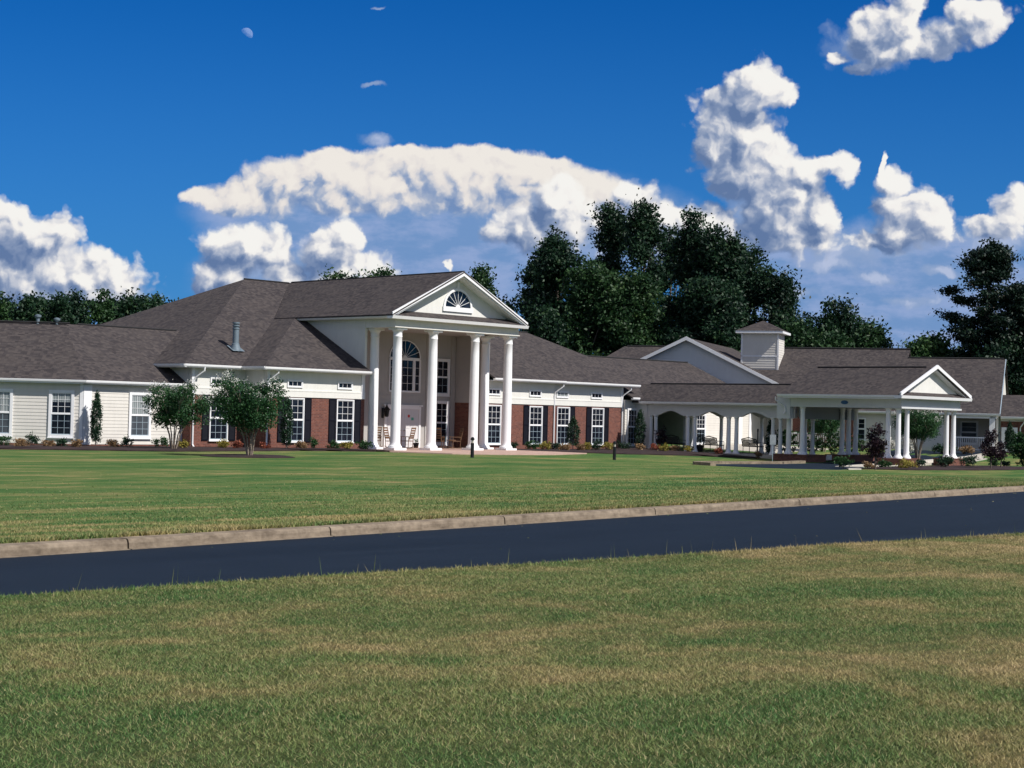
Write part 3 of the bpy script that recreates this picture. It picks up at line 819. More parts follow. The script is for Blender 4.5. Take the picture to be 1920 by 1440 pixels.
# right range
f3 = FX(68.2); f4 = FX(68.32)
wallbits(cb, f3, 69.7, 75.6); wallbits(cb, f4, 75.6, 82.1); wallbits(cb, FP(82.1), 68.58, 72, th=.2)
for fr, u0, sh in ((f3, 69.78, 0), (f3, 73.35, 3), (f4, 75.95, 2), (f4, 79.17, 3)):
    window(cb, fr, u0, u0 + 1.05, .40, 2.58)
    if sh & 1 or sh == 0: shutter(cb, fr, u0 - .52, u0 - .09, .36, 2.66) if sh else None
    if sh: shutter(cb, fr, u0 + 1.14, u0 + 1.60, .36, 2.66)
for fr, u0 in ((f3, 69.8), (f3, 73.33), (f4, 79.08)): hiwin(cb, fr, u0, u0 + .95, 3.25, 3.54)
window(cb, f4, 75.86, 76.86, 3.24, 3.53, 3, 1, False, .06, pane='sheer curtain', sill=False)
downspout(cb, FX(68.2), 75.50, 4.05, .05); downspout(cb, f4, 82.05, 4.02, .05)
m = MB(); m.box(f4, 81.94, 82.12, .02, .066, 2.72, 4.1); m.build('corner_board', 'white trim', cb)
# gutters and soffits
gutter(cb, (49.44, 69.47), (53.02, 69.47), 4.23, (0, -1)); gutter(cb, (49.44, 69.47), (49.44, 74.5), 4.23, (-1, 0))
gutter(cb, (52.98, 67.58), (52.98, 69.5), 4.23, (-1, 0)); gutter(cb, (52.98, 67.58), (60.35, 67.58), 4.21, (0, -1))
gutter(cb, (69.7, 67.58), (75.9, 67.58), 4.19, (0, -1)); gutter(cb, (75.9, 67.68), (83.1, 67.68), 4.17, (0, -1))
gutter(cb, (59.66, 65.42), (59.66, 74.0), 7.20, (-1, 0))
w = MB()
w.cube(49.50, 60.3, 67.64, 68.3, 4.06, 4.09) if 0 else None
w.cube(53.05, 60.3, 67.64, 68.25, 4.05, 4.08); w.cube(49.5, 53.6, 69.53, 70.05, 4.05, 4.08); w.cube(49.5, 50.3, 70.05, 75, 4.052, 4.082)
w.cube(53.05, 53.66, 68.25, 69.53, 4.052, 4.082); w.cube(69.75, 83.0, 67.74, 68.35, 4.01, 4.04); w.cube(59.70, 60.2, 65.5, 75, 7.03, 7.06)
w.build('soffit', 'white trim', cb)
# roofs
RF = roofpart(cb, [
    [(49.47, 69.50, 4.25), (61.3, 80.4, 9.735), (49.40, 90.6, 4.23)],
    [(49.47, 69.50, 4.25), (53.0, 69.50, 4.25), (59.66, 75.35, 7.20), (64.8, 80.4, 9.735), (61.3, 80.4, 9.735)],
    [(53.0, 67.62, 4.235), (53.0, 69.50, 4.23), (59.66, 75.35, 7.20), (59.66, 73.5, 7.19)][::-1],
    [(53.0, 67.62, 4.235), (60.18, 67.62, 4.235), (60.18, 74.02, 7.49), (59.66, 73.5, 7.19)],
    [(49.40, 90.6, 4.23), (61.3, 80.4, 9.735), (68.3, 80.4, 9.735), (80, 91.0, 4.2)],
    [(69.72, 67.62, 4.215), (75.88, 67.62, 4.215), (75.9, 67.74, 4.215), (83.1, 67.74, 4.215), (83.1, 70.25, 5.46), (79.2, 74.0, 7.40), (69.72, 74.0, 7.40)],
    [(69.72, 74.0, 7.40), (79.2, 74.0, 7.40), (83.1, 80, 4.4), (69.72, 80, 4.4)],
    [(83.1, 70.25, 5.46), (83.1, 80, 4.4), (79.2, 74.0, 7.40)],
], label='brown grey shingle roof with hips and valleys')
PR = roofpart(cb, [
    [(59.60, 65.38, 7.215), (64.83, 65.38, 9.86), (64.83, 80.5, 9.80), (59.60, 75.25, 7.215)][::-1],
    [(70.06, 65.38, 7.215), (64.83, 65.38, 9.86), (64.83, 80.5, 9.80), (70.06, 75.3, 7.215)]], 'portico_roof', th=.08)
for a_, b_ in (((61.3, 80.4, 9.77), (64.7, 80.4, 9.77)), ((64.83, 65.4, 9.86), (64.83, 80.3, 9.81)), ((75.2, 74.0, 7.42), (79.2, 74.0, 7.42))): MB().tube([a_, b_], .05, 6).build('ridge_vent', 'shadow gap', cb)
# metal flue on the roof
fl = MB(); fl.lathe((53.85, 71.2, 5.05), [(.30, 0), (.28, .14), (.20, .34), (.20, .40), (.165, .42), (.165, 1.15), (.19, 1.16), (.19, 1.22), (.14, 1.23), (.14, 1.30), (.19, 1.31), (.19, 1.37), (.14, 1.38), (.14, 1.44), (.20, 1.45), (.20, 1.52)], 20)
fl.add([(53.5, 70.9, 5.06), (54.25, 70.9, 5.06), (54.25, 71.5, 5.35), (53.5, 71.5, 5.35)], [(0, 1, 2, 3)])
fl.build('flue', 'galvanised', cb, smooth=True, label='grey metal flue pipe on the roof')

# ================================================================== left wing
lw = thing('side_wing', (47, 74, 0), 'low white sided wing with brown roof at the far left', 'building', world=True)
fa = FX(70.7); ang = R(-40); dd = Vector((math.cos(ang), math.sin(ang), 0)); fb = Fr((44.5, 70.7), (-dd.x, -dd.y), (dd.y, -dd.x))
for fr, u0, u1 in ((fa, 44.5, 50.27), (fb, 0, 14)):
    MB().box(fr, u0, u1, -.2, -.002, .14, 3.12).build('wall', 'white siding', lw)
    MB().box(fr, u0, u1, -.2, .03, -.05, .14).build('foundation', 'brick', lw)
    MB().laps(fr, .16, 3.05, lambda z: (u0, u1)).build('siding', 'white siding', lw)
MB().box(fa, 44.5, 44.95, 0, .045, .14, 3.05).build('corner_board', 'white trim', lw); MB().box(fb, 0, .16, 0, .045, .14, 3.05).build('corner_board', 'white trim', lw)
window(lw, fa, 47.19, 48.22, .60, 2.60, 3, 3, True, .13, top_pane='sheer curtain', low_screen=True)
window(lw, fb, .55, 1.48, .60, 2.60, 3, 3, True, .13)
w_ = window(lw, fb, 3.42, 4.4, .60, 2.60, 3, 3, True, .13, top_pane='sheer curtain', low_screen=True)
MB().box(fb, .55, 1.48, .0262, .0275, 2.16, 2.60).build('curtain', 'sheer curtain', lw)
eb = Vector((44.5, 70.7, 0)); 


def B(s, o, z=0): return tuple(fb.p(s, o, z))


e0 = (44.33, 70.3); e1p = fb.p(0, .4, 0)
# eave corner lies on the bisector
cor = (44.36, 70.30)
gutter(lw, cor, (50.2, 70.3), 3.24, (0, -1)); eo = fb.p(14, .4, 0); gutter(lw, (eo.x, eo.y), cor, 3.24, (fb.n.x, fb.n.y))
rc = (46.6, 75.9, 6.17); ro = fb.p(14, -5.2, 6.17)
roofpart(lw, [[(cor[0], cor[1], 3.25), (50.26, 70.33, 3.27), (50.26, 72.2, 4.23), (53.6, 72.2, 4.23), (53.6, 75.9, 6.17), rc],
              [(eo.x, eo.y, 3.25), (cor[0], cor[1], 3.25), rc, tuple(ro)],
              [(49.3, 77.5, 5.3), (53.6, 75.9, 6.165), rc, (43, 81, 3.4)]], label='brown grey shingle roof with a lighter hip line')
m = MB(); m.box(fb, 0, 14, 0, .38, 3.06, 3.09); m.box(fa, 44.7, 50.1, 0, .36, 3.06, 3.09); m.build('soffit', 'white trim', lw)
MB().tube([(47.3, 75.9, 6.2), (53.4, 75.9, 6.2)], .05).build('ridge_vent', 'shadow gap', lw); MB().tube([tuple(fb.p(1.5, -5.2, 6.21)), tuple(fb.p(14, -5.2, 6.21))], .05).build('ridge_vent', 'shadow gap', lw)
pv = []
for px_, h, s_ in ((43.64, .44, 3.1), (44.59, .30, 2.15)):
    q = fb.p(s_ , -5.25, 6.12)
    m = MB(); m.lathe(tuple(q), [(.09, 0), (.09, h - .1), (.16, h - .09), (.17, h), (.05, h + .05)], 12)
    pv.append(m.build('roof_vent', 'galvanised', lw, smooth=True))

# ================================================================== low right wing
rw = thing('low_wing', (86, 72, 0), 'low wing with long brown roof right of the brick front', 'building', world=True)
fc = FX(68.1)
for a_, b_ in ((82.12, 84.2), (89.2, 99)): MB().box(fc, a_, b_, -.2, -.002, .05, 3.2).build('wall', 'white siding', rw)
MB().laps(fc, .2, 3.0, lambda z: (89.2, 99)).build('siding', 'white siding', rw)
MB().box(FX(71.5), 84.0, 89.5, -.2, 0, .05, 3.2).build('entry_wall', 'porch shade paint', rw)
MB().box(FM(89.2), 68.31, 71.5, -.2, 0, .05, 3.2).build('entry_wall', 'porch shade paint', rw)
MB().box(FX(71.48), 85.4, 87.6, 0, .04, .1, 2.3).build('door', 'dark glass', rw)
window(rw, fc, 89.55, 90.45, .55, 2.35, 3, 3, True, .10)
for a_, b_ in ((94.3, 94.7), (95.5, 95.75)): MB().box(fc, a_, b_, 0, .06, .1, 3.0).build('corner_board', 'white trim', rw)
MB().box(FX(67.9), 87.3, 99.2, -.3, .2, 3.0, 3.1).build('eave', 'white trim', rw)
MB().laps(fc, .15, 3.2, lambda z: (82.12, 84)).build('siding', 'white siding', rw)
window(rw, fc, 82.42, 83.28, .42, 2.58, 3, 3, True, .10)
roofpart(rw, [[(82.16, 67.54, 3.38), (84.4, 67.54, 3.38), (95.5, 69.8, 4.44), (95.3, 73.3, 6.08), (82.16, 73.3, 6.08)],
              [(76.5, 73.3, 6.08), (95.3, 73.3, 6.08), (97, 79, 3.4), (76.5, 79, 3.4)], [(76.5, 73.3, 6.08), (82.2, 73.3, 6.08), (82.2, 71.6, 5.2), (76.5, 71.6, 5.2)],
              [(95.3, 73.3, 6.08), (95.5, 69.8, 4.44), (98, 69, 3.5), (97, 79, 3.4)],
              [(84.4, 67.5, 3.36), (92, 67.5, 3.36), (95.5, 69.8, 4.44)]])
gutter(rw, (82.16, 67.5), (82.85, 67.5), 3.36, (0, -1))
m = MB(); m.tube([(83.5, 73.3, 6.11), (95.2, 73.3, 6.11)], .05); m.build('ridge_vent', 'shadow gap', rw)

# ================================================================== covered walkway
ww = thing('covered_walkway', (85, 62, 0), 'covered walkway with arched grey beam and white columns between building and canopy', 'walkway', world=True)
fw_ = FM(83.2)
pts = [(56.0, 3.0), (56.0, 2.28)]
ar = [(57.94, 59.02 + .02, 59.98), (61.15, 62.11, 63.09), (64.29, 65.30, 66.32)]
for a, c_, b in ar:
    pts.append((a, 2.28))
    for k in range(1, 12):
        t = k / 12; pts.append((a + (b - a) * t, 2.28 + .30 * (math.sin(math.pi * t) ** 1.3)))
    pts.append((b, 2.28))
pts += [(66.95, 2.28), (66.95, 3.0)]
# split the arched beam into convex slices
for xx, nm in ((83.2, 'arched_beam'), (86.9, 'arched_beam')):
    m = MB(); f = FM(xx); low = pts[1:-1]
    for (u0, z0), (u1, z1) in zip(low, low[1:]):
        if u1 - u0 > .001: m.plate(f, [(u0, z0), (u0, 3.0), (u1, 3.0), (u1, z1)][::-1], -.22, 0)
    m.build(nm, 'grey siding', ww)
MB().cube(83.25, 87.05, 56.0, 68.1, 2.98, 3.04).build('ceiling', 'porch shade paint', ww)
MB().cube(82.9, 87.4, 55.4, 68.1, -.2, .06).build('floor_slab', 'concrete', ww)
roofpart(ww, [[(82.78, 55.6, 3.14), (85.05, 55.6, 4.30), (85.05, 69.6, 4.30), (82.78, 69.6, 3.14)][::-1], [(87.3, 55.6, 3.14), (85.05, 55.6, 4.30), (85.05, 69.6, 4.30), (87.3, 69.6, 3.14)]])
m = MB(); m.tube([(85.05, 56.4, 4.32), (85.05, 68.4, 4.32)], .045); m.build('ridge_vent', 'shadow gap', ww)
gutter(ww, (82.74, 56.0), (82.74, 67.46), 3.13, (-1, 0))
MB().cube(82.84, 83.2, 56, 68, 3.0, 3.02).build('soffit', 'white trim', ww)


def slim(h, r): 
    m = MB(); m.lathe((0, 0, 0), [(r * 1.75, 0), (r * 1.75, .06), (r * 1.45, .12), (r * 1.1, .2), (r, .3)] + [(r * (1 - .16 * k / 5), .3 + (h - .55) * k / 5) for k in range(1, 6)] + [(r * .98, h - .2), (r * .98, h - .17), (r * .85, h - .15), (r * 1.1, h - .07), (r * 1.25, h - .05), (r * 1.25, h)], 20)
    return m


wc = None
for (x, ys) in ((83.33, (66.95, 66.55, 64.0, 63.45, 60.87, 60.32, 57.65, 57.12)), (86.8, (66.9, 66.35, 64.0, 63.45, 60.9, 60.35, 57.7, 57.15))):
    for y in ys:
        if wc is None: wc = slim(2.24, .125).build('column', 'column paint', ww, at=(x, y, .05), smooth=True)
        else: link_copy(wc, ww, Vector((x, y, .05)) - ww.location)
# left end wall of the walkway where it meets the wing
MB().cube(83.21, 83.4, 66.96, 68.1, 0, 3.0).build('end_wall', 'grey siding', ww)
MB().laps(FM(83.2), .15, 3.0, lambda z: (67.15, 68.1)).build('siding', 'grey siding', ww)

# ================================================================== entrance canopy
pc = thing('entrance_canopy', (85, 52, -.25), 'drive-through entrance canopy with white gable and white columns on brick plinths', 'canopy', world=True)
X0, X1, Y0, Y1 = 81.0, 88.75, 47.72, 55.8; XC = (X0 + X1) / 2; ZE, ZR = 3.66, 5.32
roofpart(pc, [[(X0, Y0, ZE), (XC, Y0, ZR), (XC, Y1, ZR), (X0, Y1, ZE)][::-1], [(X1, Y0, ZE), (XC, Y0, ZR), (XC, Y1, ZR), (X1, Y1, ZE)]])
m = MB(); m.tube([(XC, 48.4, ZR + .03), (XC, 55.6, ZR + .03)], .045); m.build('ridge_vent', 'shadow gap', pc)
w = MB(); w.cube(81.76, 88.3, 48.12, 48.5, 2.95, 3.55); w.cube(81.76, 82.1, 48.5, 55.4, 2.951, 3.55); w.cube(87.96, 88.3, 48.5, 55.4, 2.951, 3.55); w.cube(82.1, 87.96, 55.06, 55.4, 2.952, 3.55)
w.cube(81.70, 88.36, 48.06, 48.12, 2.95, 3.05)
w.cube(81.74, 82.15, 55.4, 56.3, 2.25, 3.50); 
w.build('beam', 'grey siding', pc)
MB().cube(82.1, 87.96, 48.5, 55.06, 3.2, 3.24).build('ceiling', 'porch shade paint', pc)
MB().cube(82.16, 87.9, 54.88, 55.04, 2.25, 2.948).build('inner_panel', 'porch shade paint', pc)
gutter(pc, (X0, Y0), (X0, Y1), ZE, (-1, 0)); gutter(pc, (X1, Y0), (X1, Y1), ZE, (1, 0))
w = MB(); w.hexa([(X0 - .04, Y0 - .06, ZE - .16), (X1 + .04, Y0 - .06, ZE - .16), (X1 + .04, 48.12, ZE - .16), (X0 - .04, 48.12, ZE - .16), (X0 - .04, Y0 - .10, ZE), (X1 + .04, Y0 - .10, ZE), (X1 + .04, 48.12, ZE), (X0 - .04, 48.12, ZE)])
w.build('cornice', 'white trim', pc)
w = MB(); sl_ = (ZR - ZE) / (XC - X0)
for sg, ex in ((-1, X0 - .03), (1, X1 + .03)):
    w.plate(FX(Y0), ([(ex, ZE - .02), (ex, ZE + .16), (XC, ZR + .14), (XC, ZR - .06)] if sg > 0 else [(ex, ZE - .02), (ex, ZE + .16), (XC, ZR + .14), (XC, ZR - .06)][::-1]), -.05, .05)
w.build('rake_board', 'white trim', pc)
roofpart(pc, [[(X0 + .1, Y0, ZE + .01), (X1 - .1, Y0, ZE + .01), (X1 - .6, 48.16, ZE + .22), (X0 + .6, 48.16, ZE + .22)]], 'pent_roof', th=.02)
m = MB()
for sg, ex in ((-1, X0 + .1), (1, X1 - .1)):
    m.plate(FX(Y0 + .06), ([(ex, ZE - .10), (ex, ZE - .07), (XC, ZR - .115), (XC, ZR - .145)] if sg > 0 else [(ex, ZE - .10), (ex, ZE - .07), (XC, ZR - .115), (XC, ZR - .145)][::-1]), -.45, 0)
m.build('gable_soffit', 'white trim', pc)
MB().plate(FX(48.14), [(X0 + .5, ZE + .12), (X1 - .5, ZE + .12), (XC, ZR - .15)], -.06, 0).build('gable_wall', 'cream board', pc)
MB().plate(FX(55.6), [(X0 + .5, ZE - .05), (X1 - .5, ZE - .05), (XC, ZR - .10)], -.06, 0).build('gable_wall', 'grey siding', pc)
w = MB(); w.cube(81.0, 81.76, 47.9, 55.4, 3.46, 3.49); w.cube(88.3, 88.8, 47.9, 55.4, 3.46, 3.49); w.build('soffit', 'white trim', pc)
# brick plinths
for (x0, x1, y0, y1) in ((81.6, 83.7, 48.0, 49.5), (86.9, 88.8, 48.0, 49.0), (81.6, 83.6, 54.1, 56.4), (85.9, 88.1, 53.6, 55.6)):
    p_ = MB().cube(x0, x1, y0, y1, -.45, .14).build('brick_plinth', 'brick', pc)
    MB().cube(x0 - .04, x1 + .04, y0 - .04, y1 + .04, .14, .19).build('cap', 'concrete' if x0 > 86 and y0 > 50 else 'brick', p_)
wc = None
for x, y in ((82.05, 48.45), (82.95, 48.45), (82.05, 49.1), (87.35, 48.45), (88.15, 48.45), (82.05, 54.72), (82.4, 55.9), (86.3, 54.75), (87.0, 54.75), (87.55, 54.6)):
    if wc is None: wc = slim(2.77, .15).build('column', 'column paint', pc, at=(x, y, .185), smooth=True)
    else: link_copy(wc, pc, Vector((x, y, .185)) - pc.location)
m = MB(); fe = FM(81.76); m.add([fe.p(51.75 + .24 * math.cos(t * math.pi / 12), .012, 3.24 + .11 * math.sin(t * math.pi / 12)) for t in range(24)], [tuple(range(24))])
m.add([fe.p(51.75 + .24 * math.cos(t * math.pi / 12), 0, 3.24 + .11 * math.sin(t * math.pi / 12)) for t in range(24)], [tuple(range(24))])
for k in range(24): pass
EM = m.build('emblem', 'blue sign', pc, label='small blue oval emblem')
downspout(pc, Fr((81.76, 55.6), (0, 1), (-1, 0)), .1, 3.5, 2.5, .6)

# ================================================================== rear building (turned away from the others)
rb = thing('rear_building', (95.52, 73.68, 0), 'long white sided building behind with broad gable and square roof lantern', 'building', rz=R(-65.07))
rf = lambda t: Fr((0, t), (1, 0), (0, -1))
MB().plate(rf(.35), [(-10, .3), (8, .3), (8, 3.9), (0, 7.75), (-8.2, 3.75), (-10, 3.0)], -.2, 0).build('gable_wall', 'grey siding', rb)
MB().laps(rf(.35), .6, 7.6, lambda z: (-9 if z < 3.3 else -(7.75 - z) / .49, 7.6 if z < 3.9 else (7.75 - z) / .49), .20, .03).build('siding', 'grey siding', rb)
m = MB()
for sg in (-1, 1):
    P = [(sg * 10, 2.9), (sg * 10, 3.12), (0, 7.98), (0, 7.72)]
    m.plate(rf(-.05), P if sg > 0 else P[::-1], -.06, .04)
m.build('rake_board', 'white trim', rb)
roofpart(rb, [[(-10, -.05, 3.02), (0, -.05, 7.90), (0, 17, 7.90), (-10, 17, 3.02)][::-1], [(10, -.05, 3.02), (0, -.05, 7.90), (0, 17, 7.90), (10, 17, 3.02)],
              [(-10, 17, 3.02), (0, 17, 7.9), (10, 17, 3.02)],
              [(5, -2.3, 2.95), (15.0, -2.3, 2.95), (15.0, 6.8, 7.5), (3, 6.8, 7.5), (3, 0, 4.1)], [(3, 6.8, 7.5), (15.0, 6.8, 7.5), (15.0, 15, 3.4), (3, 15, 3.4)],
              [(14.98, -2.3, 2.94), (21.75, -2.3, 2.94), (21.75, 5.5, 6.84), (14.98, 5.5, 6.84)], [(14.98, 5.5, 6.84), (21.75, 5.5, 6.84), (21.75, 13, 3.1), (14.98, 13, 3.1)],
              [(-9.3, 7.5, 6.0), (-7.5, 11.2, 7.72), (-1, 11.2, 7.72), (-1, 7, 6.0)], [(-14, 6, 6.2), (-6, 6, 6.2), (-6, 12, 6.9), (-14, 12, 6.9)]], label='brown shingle roof behind')
for a_, b_ in (((4, 6.8, 7.55), (15, 6.8, 7.55)), ((15, 5.5, 6.88), (21.6, 5.5, 6.88)), ((-7.3, 11.2, 7.76), (-2, 11.2, 7.76))): MB().tube([a_, b_], .06).build('ridge_vent', 'shadow gap', rb)
m = MB(); m.plate(Fr((21.6, 0), (0, 1), (1, 0)), [(-1.8, .3), (13, .3), (13, 3), (5.5, 6.6), (-1.8, 2.9)], -.15, 0); m.build('end_wall', 'white siding', rb)
m = MB(); m.plate(Fr((21.72, 0), (0, 1), (1, 0)), [(-2.35, 2.80), (5.5, 6.70), (5.5, 6.84), (-2.35, 2.92)], -.02, .03); m.build('rake_board', 'shaded trim', rb)
# front walls
WF = rf(-1.8)
MB().box(WF, 7.6, 18.4, -.2, 0, .2, 2.95).build('wall', 'white siding', rb)
MB().laps(WF, .55, 2.9, lambda z: (7.6, 18.4), .18, .025).build('siding', 'white siding', rb)
MB().box(WF, 11.6, 12.3, 0, .25, .2, 2.75).build('brick_pier', 'brick', rb)
MB().box(WF, 18.2, 18.75, -.2, .04, .2, 2.85).build('brick_pier', 'brick', rb)
for a_, b_ in ((-.15, .15), (2.8, 3.0), (4.6, 4.75)): MB().box(rf(.35), a_, b_, .03, .08, .5, 3.2).build('corner_board', 'white trim', rb)
window(rb, rf(.32), 1.0, 1.9, .75, 2.9, 3, 3, True, .10)
window(rb, WF, 12.45, 12.9, 1.0, 2.4, 1, 2, True, .06)
# porch recesses
for a, b in ((7.8, 11.0), (18.75, 21.4)):
    MB().box(rf(.6), a, b, 0, .05, .4, 2.8).build('porch_wall', 'white siding', rb) if a > 12 else MB().box(WF, a + .2, b - .2, .01, .03, .5, 2.5).build('porch_wall', 'brick', rb)
    r_ = MB(); o0 = 0.0 if a > 12 else .9
    fr_ = rf(-1.9) if a > 12 else rf(-2.7)
    r_.box(fr_, a, b, -.03, .03, 1.28, 1.36); r_.box(fr_, a, b, -.03, .03, .48, .54)
    n = int((b - a) / .13)
    for k in range(n): u = a + (b - a) * (k + .5) / n; r_.box(fr_, u - .02, u + .02, -.02, .02, .54, 1.28)
    r_.build('railing', 'white trim', rb)
MB().cube(18.7, 21.6, -1.9, .6, .2, .42).build('porch_floor', 'concrete', rb)
window(rb, rf(.5), 19.1, 20.1, .95, 2.35, 1, 2, True, .10, pane='insect screen')
m = MB(); m.cube(21.05, 21.4, -2.15, -1.85, .3, 2.78); m.cube(18.7, 21.5, -2.15, -1.9, 2.6, 2.85); m.build('porch_post', 'white trim', rb)
m = MB(); P = rf(-2.3)
gutter(rb, (5, -2.3), (21.7, -2.3), 2.93, (0, -1))
# roof lantern (cupola)
cu = MB(); cu.cube(3.35, 6.0, 3.4, 6.0, 5.2, 8.42); CU = cu.build('cupola', 'white siding', rb)
m = MB(); m.laps(rf(3.4), 5.9, 8.35, lambda z: (3.37, 5.98), .17, .02); m.laps(Fr((6.0, 0), (0, 1), (1, 0)), 5.9, 8.35, lambda z: (3.4, 6.0), .17, .02); m.build('siding', 'white siding', CU)
m = MB(); m.cube(2.95, 6.4, 3.0, 6.4, 8.42, 8.60); m.cube(3.30, 3.42, 3.36, 3.44, 5.4, 8.4); m.cube(5.93, 6.05, 3.36, 3.44, 5.4, 8.4); m.cube(3.3, 6.05, 3.36, 3.43, 6.72, 6.82); m.build('cupola_trim', 'white trim', CU)
m = MB(); c5 = [(2.93, 2.98, 8.6), (6.42, 2.98, 8.6), (6.42, 6.42, 8.6), (2.93, 6.42, 8.6), (4.67, 4.7, 9.42)]
m.add(c5, [(0, 1, 4), (1, 2, 4), (2, 3, 4), (3, 0, 4), (3, 2, 1, 0)]); m.build('cupola_roof', 'shingles', CU)
for s_, t_, z_, h in ((-4.9, 8.6, 6.4, .42), (-4.45, 8.6, 6.5, .5), (-3.75, 8.2, 6.3, 1.0)):
    m = MB(); m.lathe((s_, t_, z_), [(.10, 0), (.10, h - .1), (.17, h - .09), (.18, h), (.05, h + .06)], 12); m.build('roof_vent', 'column paint', rb, smooth=True)

# ================================================================== brick cottage at the right edge
bc = thing('brick_cottage', (95.52, 73.68, 0), 'small brick building with a white framed glass door at the right edge', 'building', rz=R(-65.07))
cf = rf(-1.5)
MB().box(cf, 21.75, 30, -.2, 0, .2, 2.45).build('brick_wall', 'brick', bc)
MB().box(cf, 21.75, 30, -.2, .03, 2.45, 2.70).build('frieze', 'cream board', bc)
roofpart(bc, [[(21.72, -2.05, 2.74), (30, -2.05, 2.74), (30, 1.2, 4.25), (21.72, 1.2, 4.25)], [(21.72, 1.2, 4.25), (30, 1.2, 4.25), (30, 5, 2.8), (21.72, 5, 2.8)]])
gutter(bc, (21.75, -2.05), (30, -2.05), 2.76, (0, -1))
D = MB(); D.box(cf, 21.80, 22.05, 0, .08, .45, 2.05); D.box(cf, 22.60, 22.82, 0, .08, .45, 2.05); D.box(cf, 22.05, 22.60, 0, .078, 1.86, 2.05); D.box(cf, 22.05, 22.6, 0, .06, .45, .62); DD = D.build('door', 'white trim', bc)
MB().box(cf, 22.05, 22.6, .004, .012, .62, 1.86).build('pane', 'dark glass', DD)
downspout(bc, cf, 23.0, 2.65, .5, .4)

# ------------------------------------------------------------------ vegetation
def leaves(centres, spread, per, size, flatten=1.0, up=.25, r=None, clump=True):
    """arrays of leaf quads scattered round clump centres"""
    r = r or rng
    n = len(centres) * per
    c = np.repeat(np.asarray(centres, float), per, 0); sp = np.repeat(np.asarray(spread, float), per)[:, None] if hasattr(spread, '__len__') else spread
    p = c + r.normal(0, 1, (n, 3)) * sp * np.array([1, 1, flatten])
    nrm = r.normal(0, 1, (n, 3)); nrm[:, 2] += up; nrm /= np.linalg.norm(nrm, axis=1)[:, None]
    a = np.cross(nrm, r.normal(0, 1, (n, 3))); a /= np.linalg.norm(a, axis=1)[:, None] + 1e-9; b = np.cross(nrm, a)
    s = size * r.uniform(.6, 1.3, (n, 1)); a = a * s; b = b * s * .62
    V = np.stack([p - a, p - b * .9 + a * .1, p + a, p + b * .9 + a * .1], 1).reshape(-1, 3)
    tint = np.repeat(np.clip(np.repeat(r.uniform(0, 1, len(centres)), per) * .6 + r.uniform(0, 1, n) * .4, 0, 1), 4)
    return V, tint


def leafobj(name, V, tint, m, parent, k=4):
    me = bpy.data.meshes.new(name); n = len(V) // k
    me.vertices.add(len(V)); me.vertices.foreach_set('co', V.astype(np.float32).ravel())
    me.loops.add(len(V)); me.loops.foreach_set('vertex_index', np.arange(len(V), dtype=np.int32))
    me.polygons.add(n); me.polygons.foreach_set('loop_start', np.arange(0, len(V), k, dtype=np.int32))
    me.update(calc_edges=True)
    at = me.attributes.new('tint', 'FLOAT', 'POINT'); at.data.foreach_set('value', tint.astype(np.float32))
    me.materials.append(MATS[m]); o = bpy.data.objects.new(name, me); COL.objects.link(o)
    if parent is not None: o.parent = parent
    return o


def lobe_points(lobes, dens, r):
    out = []
    for (c, rad) in lobes:
        c = np.array(c); rad = np.array(rad) if hasattr(rad, '__len__') else np.array([rad] * 3)
        n = max(6, int(dens * (rad[0] * rad[1] + rad[0] * rad[2] + rad[1] * rad[2]) / 3))
        d = r.normal(0, 1, (n, 3)); d /= np.linalg.norm(d, axis=1)[:, None]
        q = r.uniform(.15, 1, (n, 1)) ** .45
        out.append(c + d * q * rad)
    return np.concatenate(out)


def tree(x, y, h, w, label, m='forest leaves', seed=0, name='tree', group='trees behind the building', cat='tree', crown0=.12, lead=3, leaf=.30, dens=9, per=34, shape='oval', trunk=.28, zb=0):
    r = np.random.default_rng(seed * 7 + 3); rr = random.Random(seed)
    root = thing(name, (x, y, zb), label, cat, group)
    lobes = []
    n = int(16 + h * 1.0)
    for k in range(n):
        t = rr.uniform(crown0, .93); prof = math.sin(math.pi * min(1, (t - crown0) / (1 - crown0) * .8 + .16)) ** .7 if shape == 'oval' else (1 - t) ** .6
        a = rr.uniform(0, 6.28); q = rr.uniform(.25, .85) * w * prof
        s = w * rr.uniform(.26, .42) * (.65 + .35 * prof)
        lobes.append(((math.cos(a) * q, math.sin(a) * q, h * t), (s, s, s * rr.uniform(.9, 1.5))))
    for k in range(lead):
        a = rr.uniform(0, 6.28); q = w * rr.uniform(.05, .55); s = w * rr.uniform(.22, .36); hh = h - s * 1.3 - rr.uniform(0, .12) * h * (k > 0)
        lobes.append(((math.cos(a) * q, math.sin(a) * q, hh), (s, s, s * 1.5)))
        lobes.append(((math.cos(a) * q * .9, math.sin(a) * q * .9, hh - s * 1.9), (s * 1.3, s * 1.3, s * 1.6)))
    C = lobe_points(lobes, dens, r)
    V, t = leaves(C, r.uniform(.25, .6, len(C)), per, leaf, .8, .3, r)
    leafobj('crown', V, t, m, root)
    tb = MB(); tb.tube([(0, 0, -.3), (.1, 0, h * .25), (-.1, .1, h * .55), (0, 0, h * .9)], [trunk, trunk * .8, trunk * .5, .06], 8)
    for c, s in lobes[::3]:
        z = c[2] * .6; tb.tube([(0, 0, z), (c[0] * .5, c[1] * .5, (z + c[2]) / 2), c], [trunk * .35, trunk * .22, .04], 5)
    tb.build('trunk', 'bark', root)
    return root


def from_pixel(px, py, depth):      # ground position and height from image pixel coordinates and an assumed depth
    a = (px - 960 + .0244 * (py - 720)) / FPX; b = (778.4 - py + .0244 * (px - 960)) / FPX
    p = FL * depth + RT * depth * a; return p.x, p.y, 2.06 + depth * b


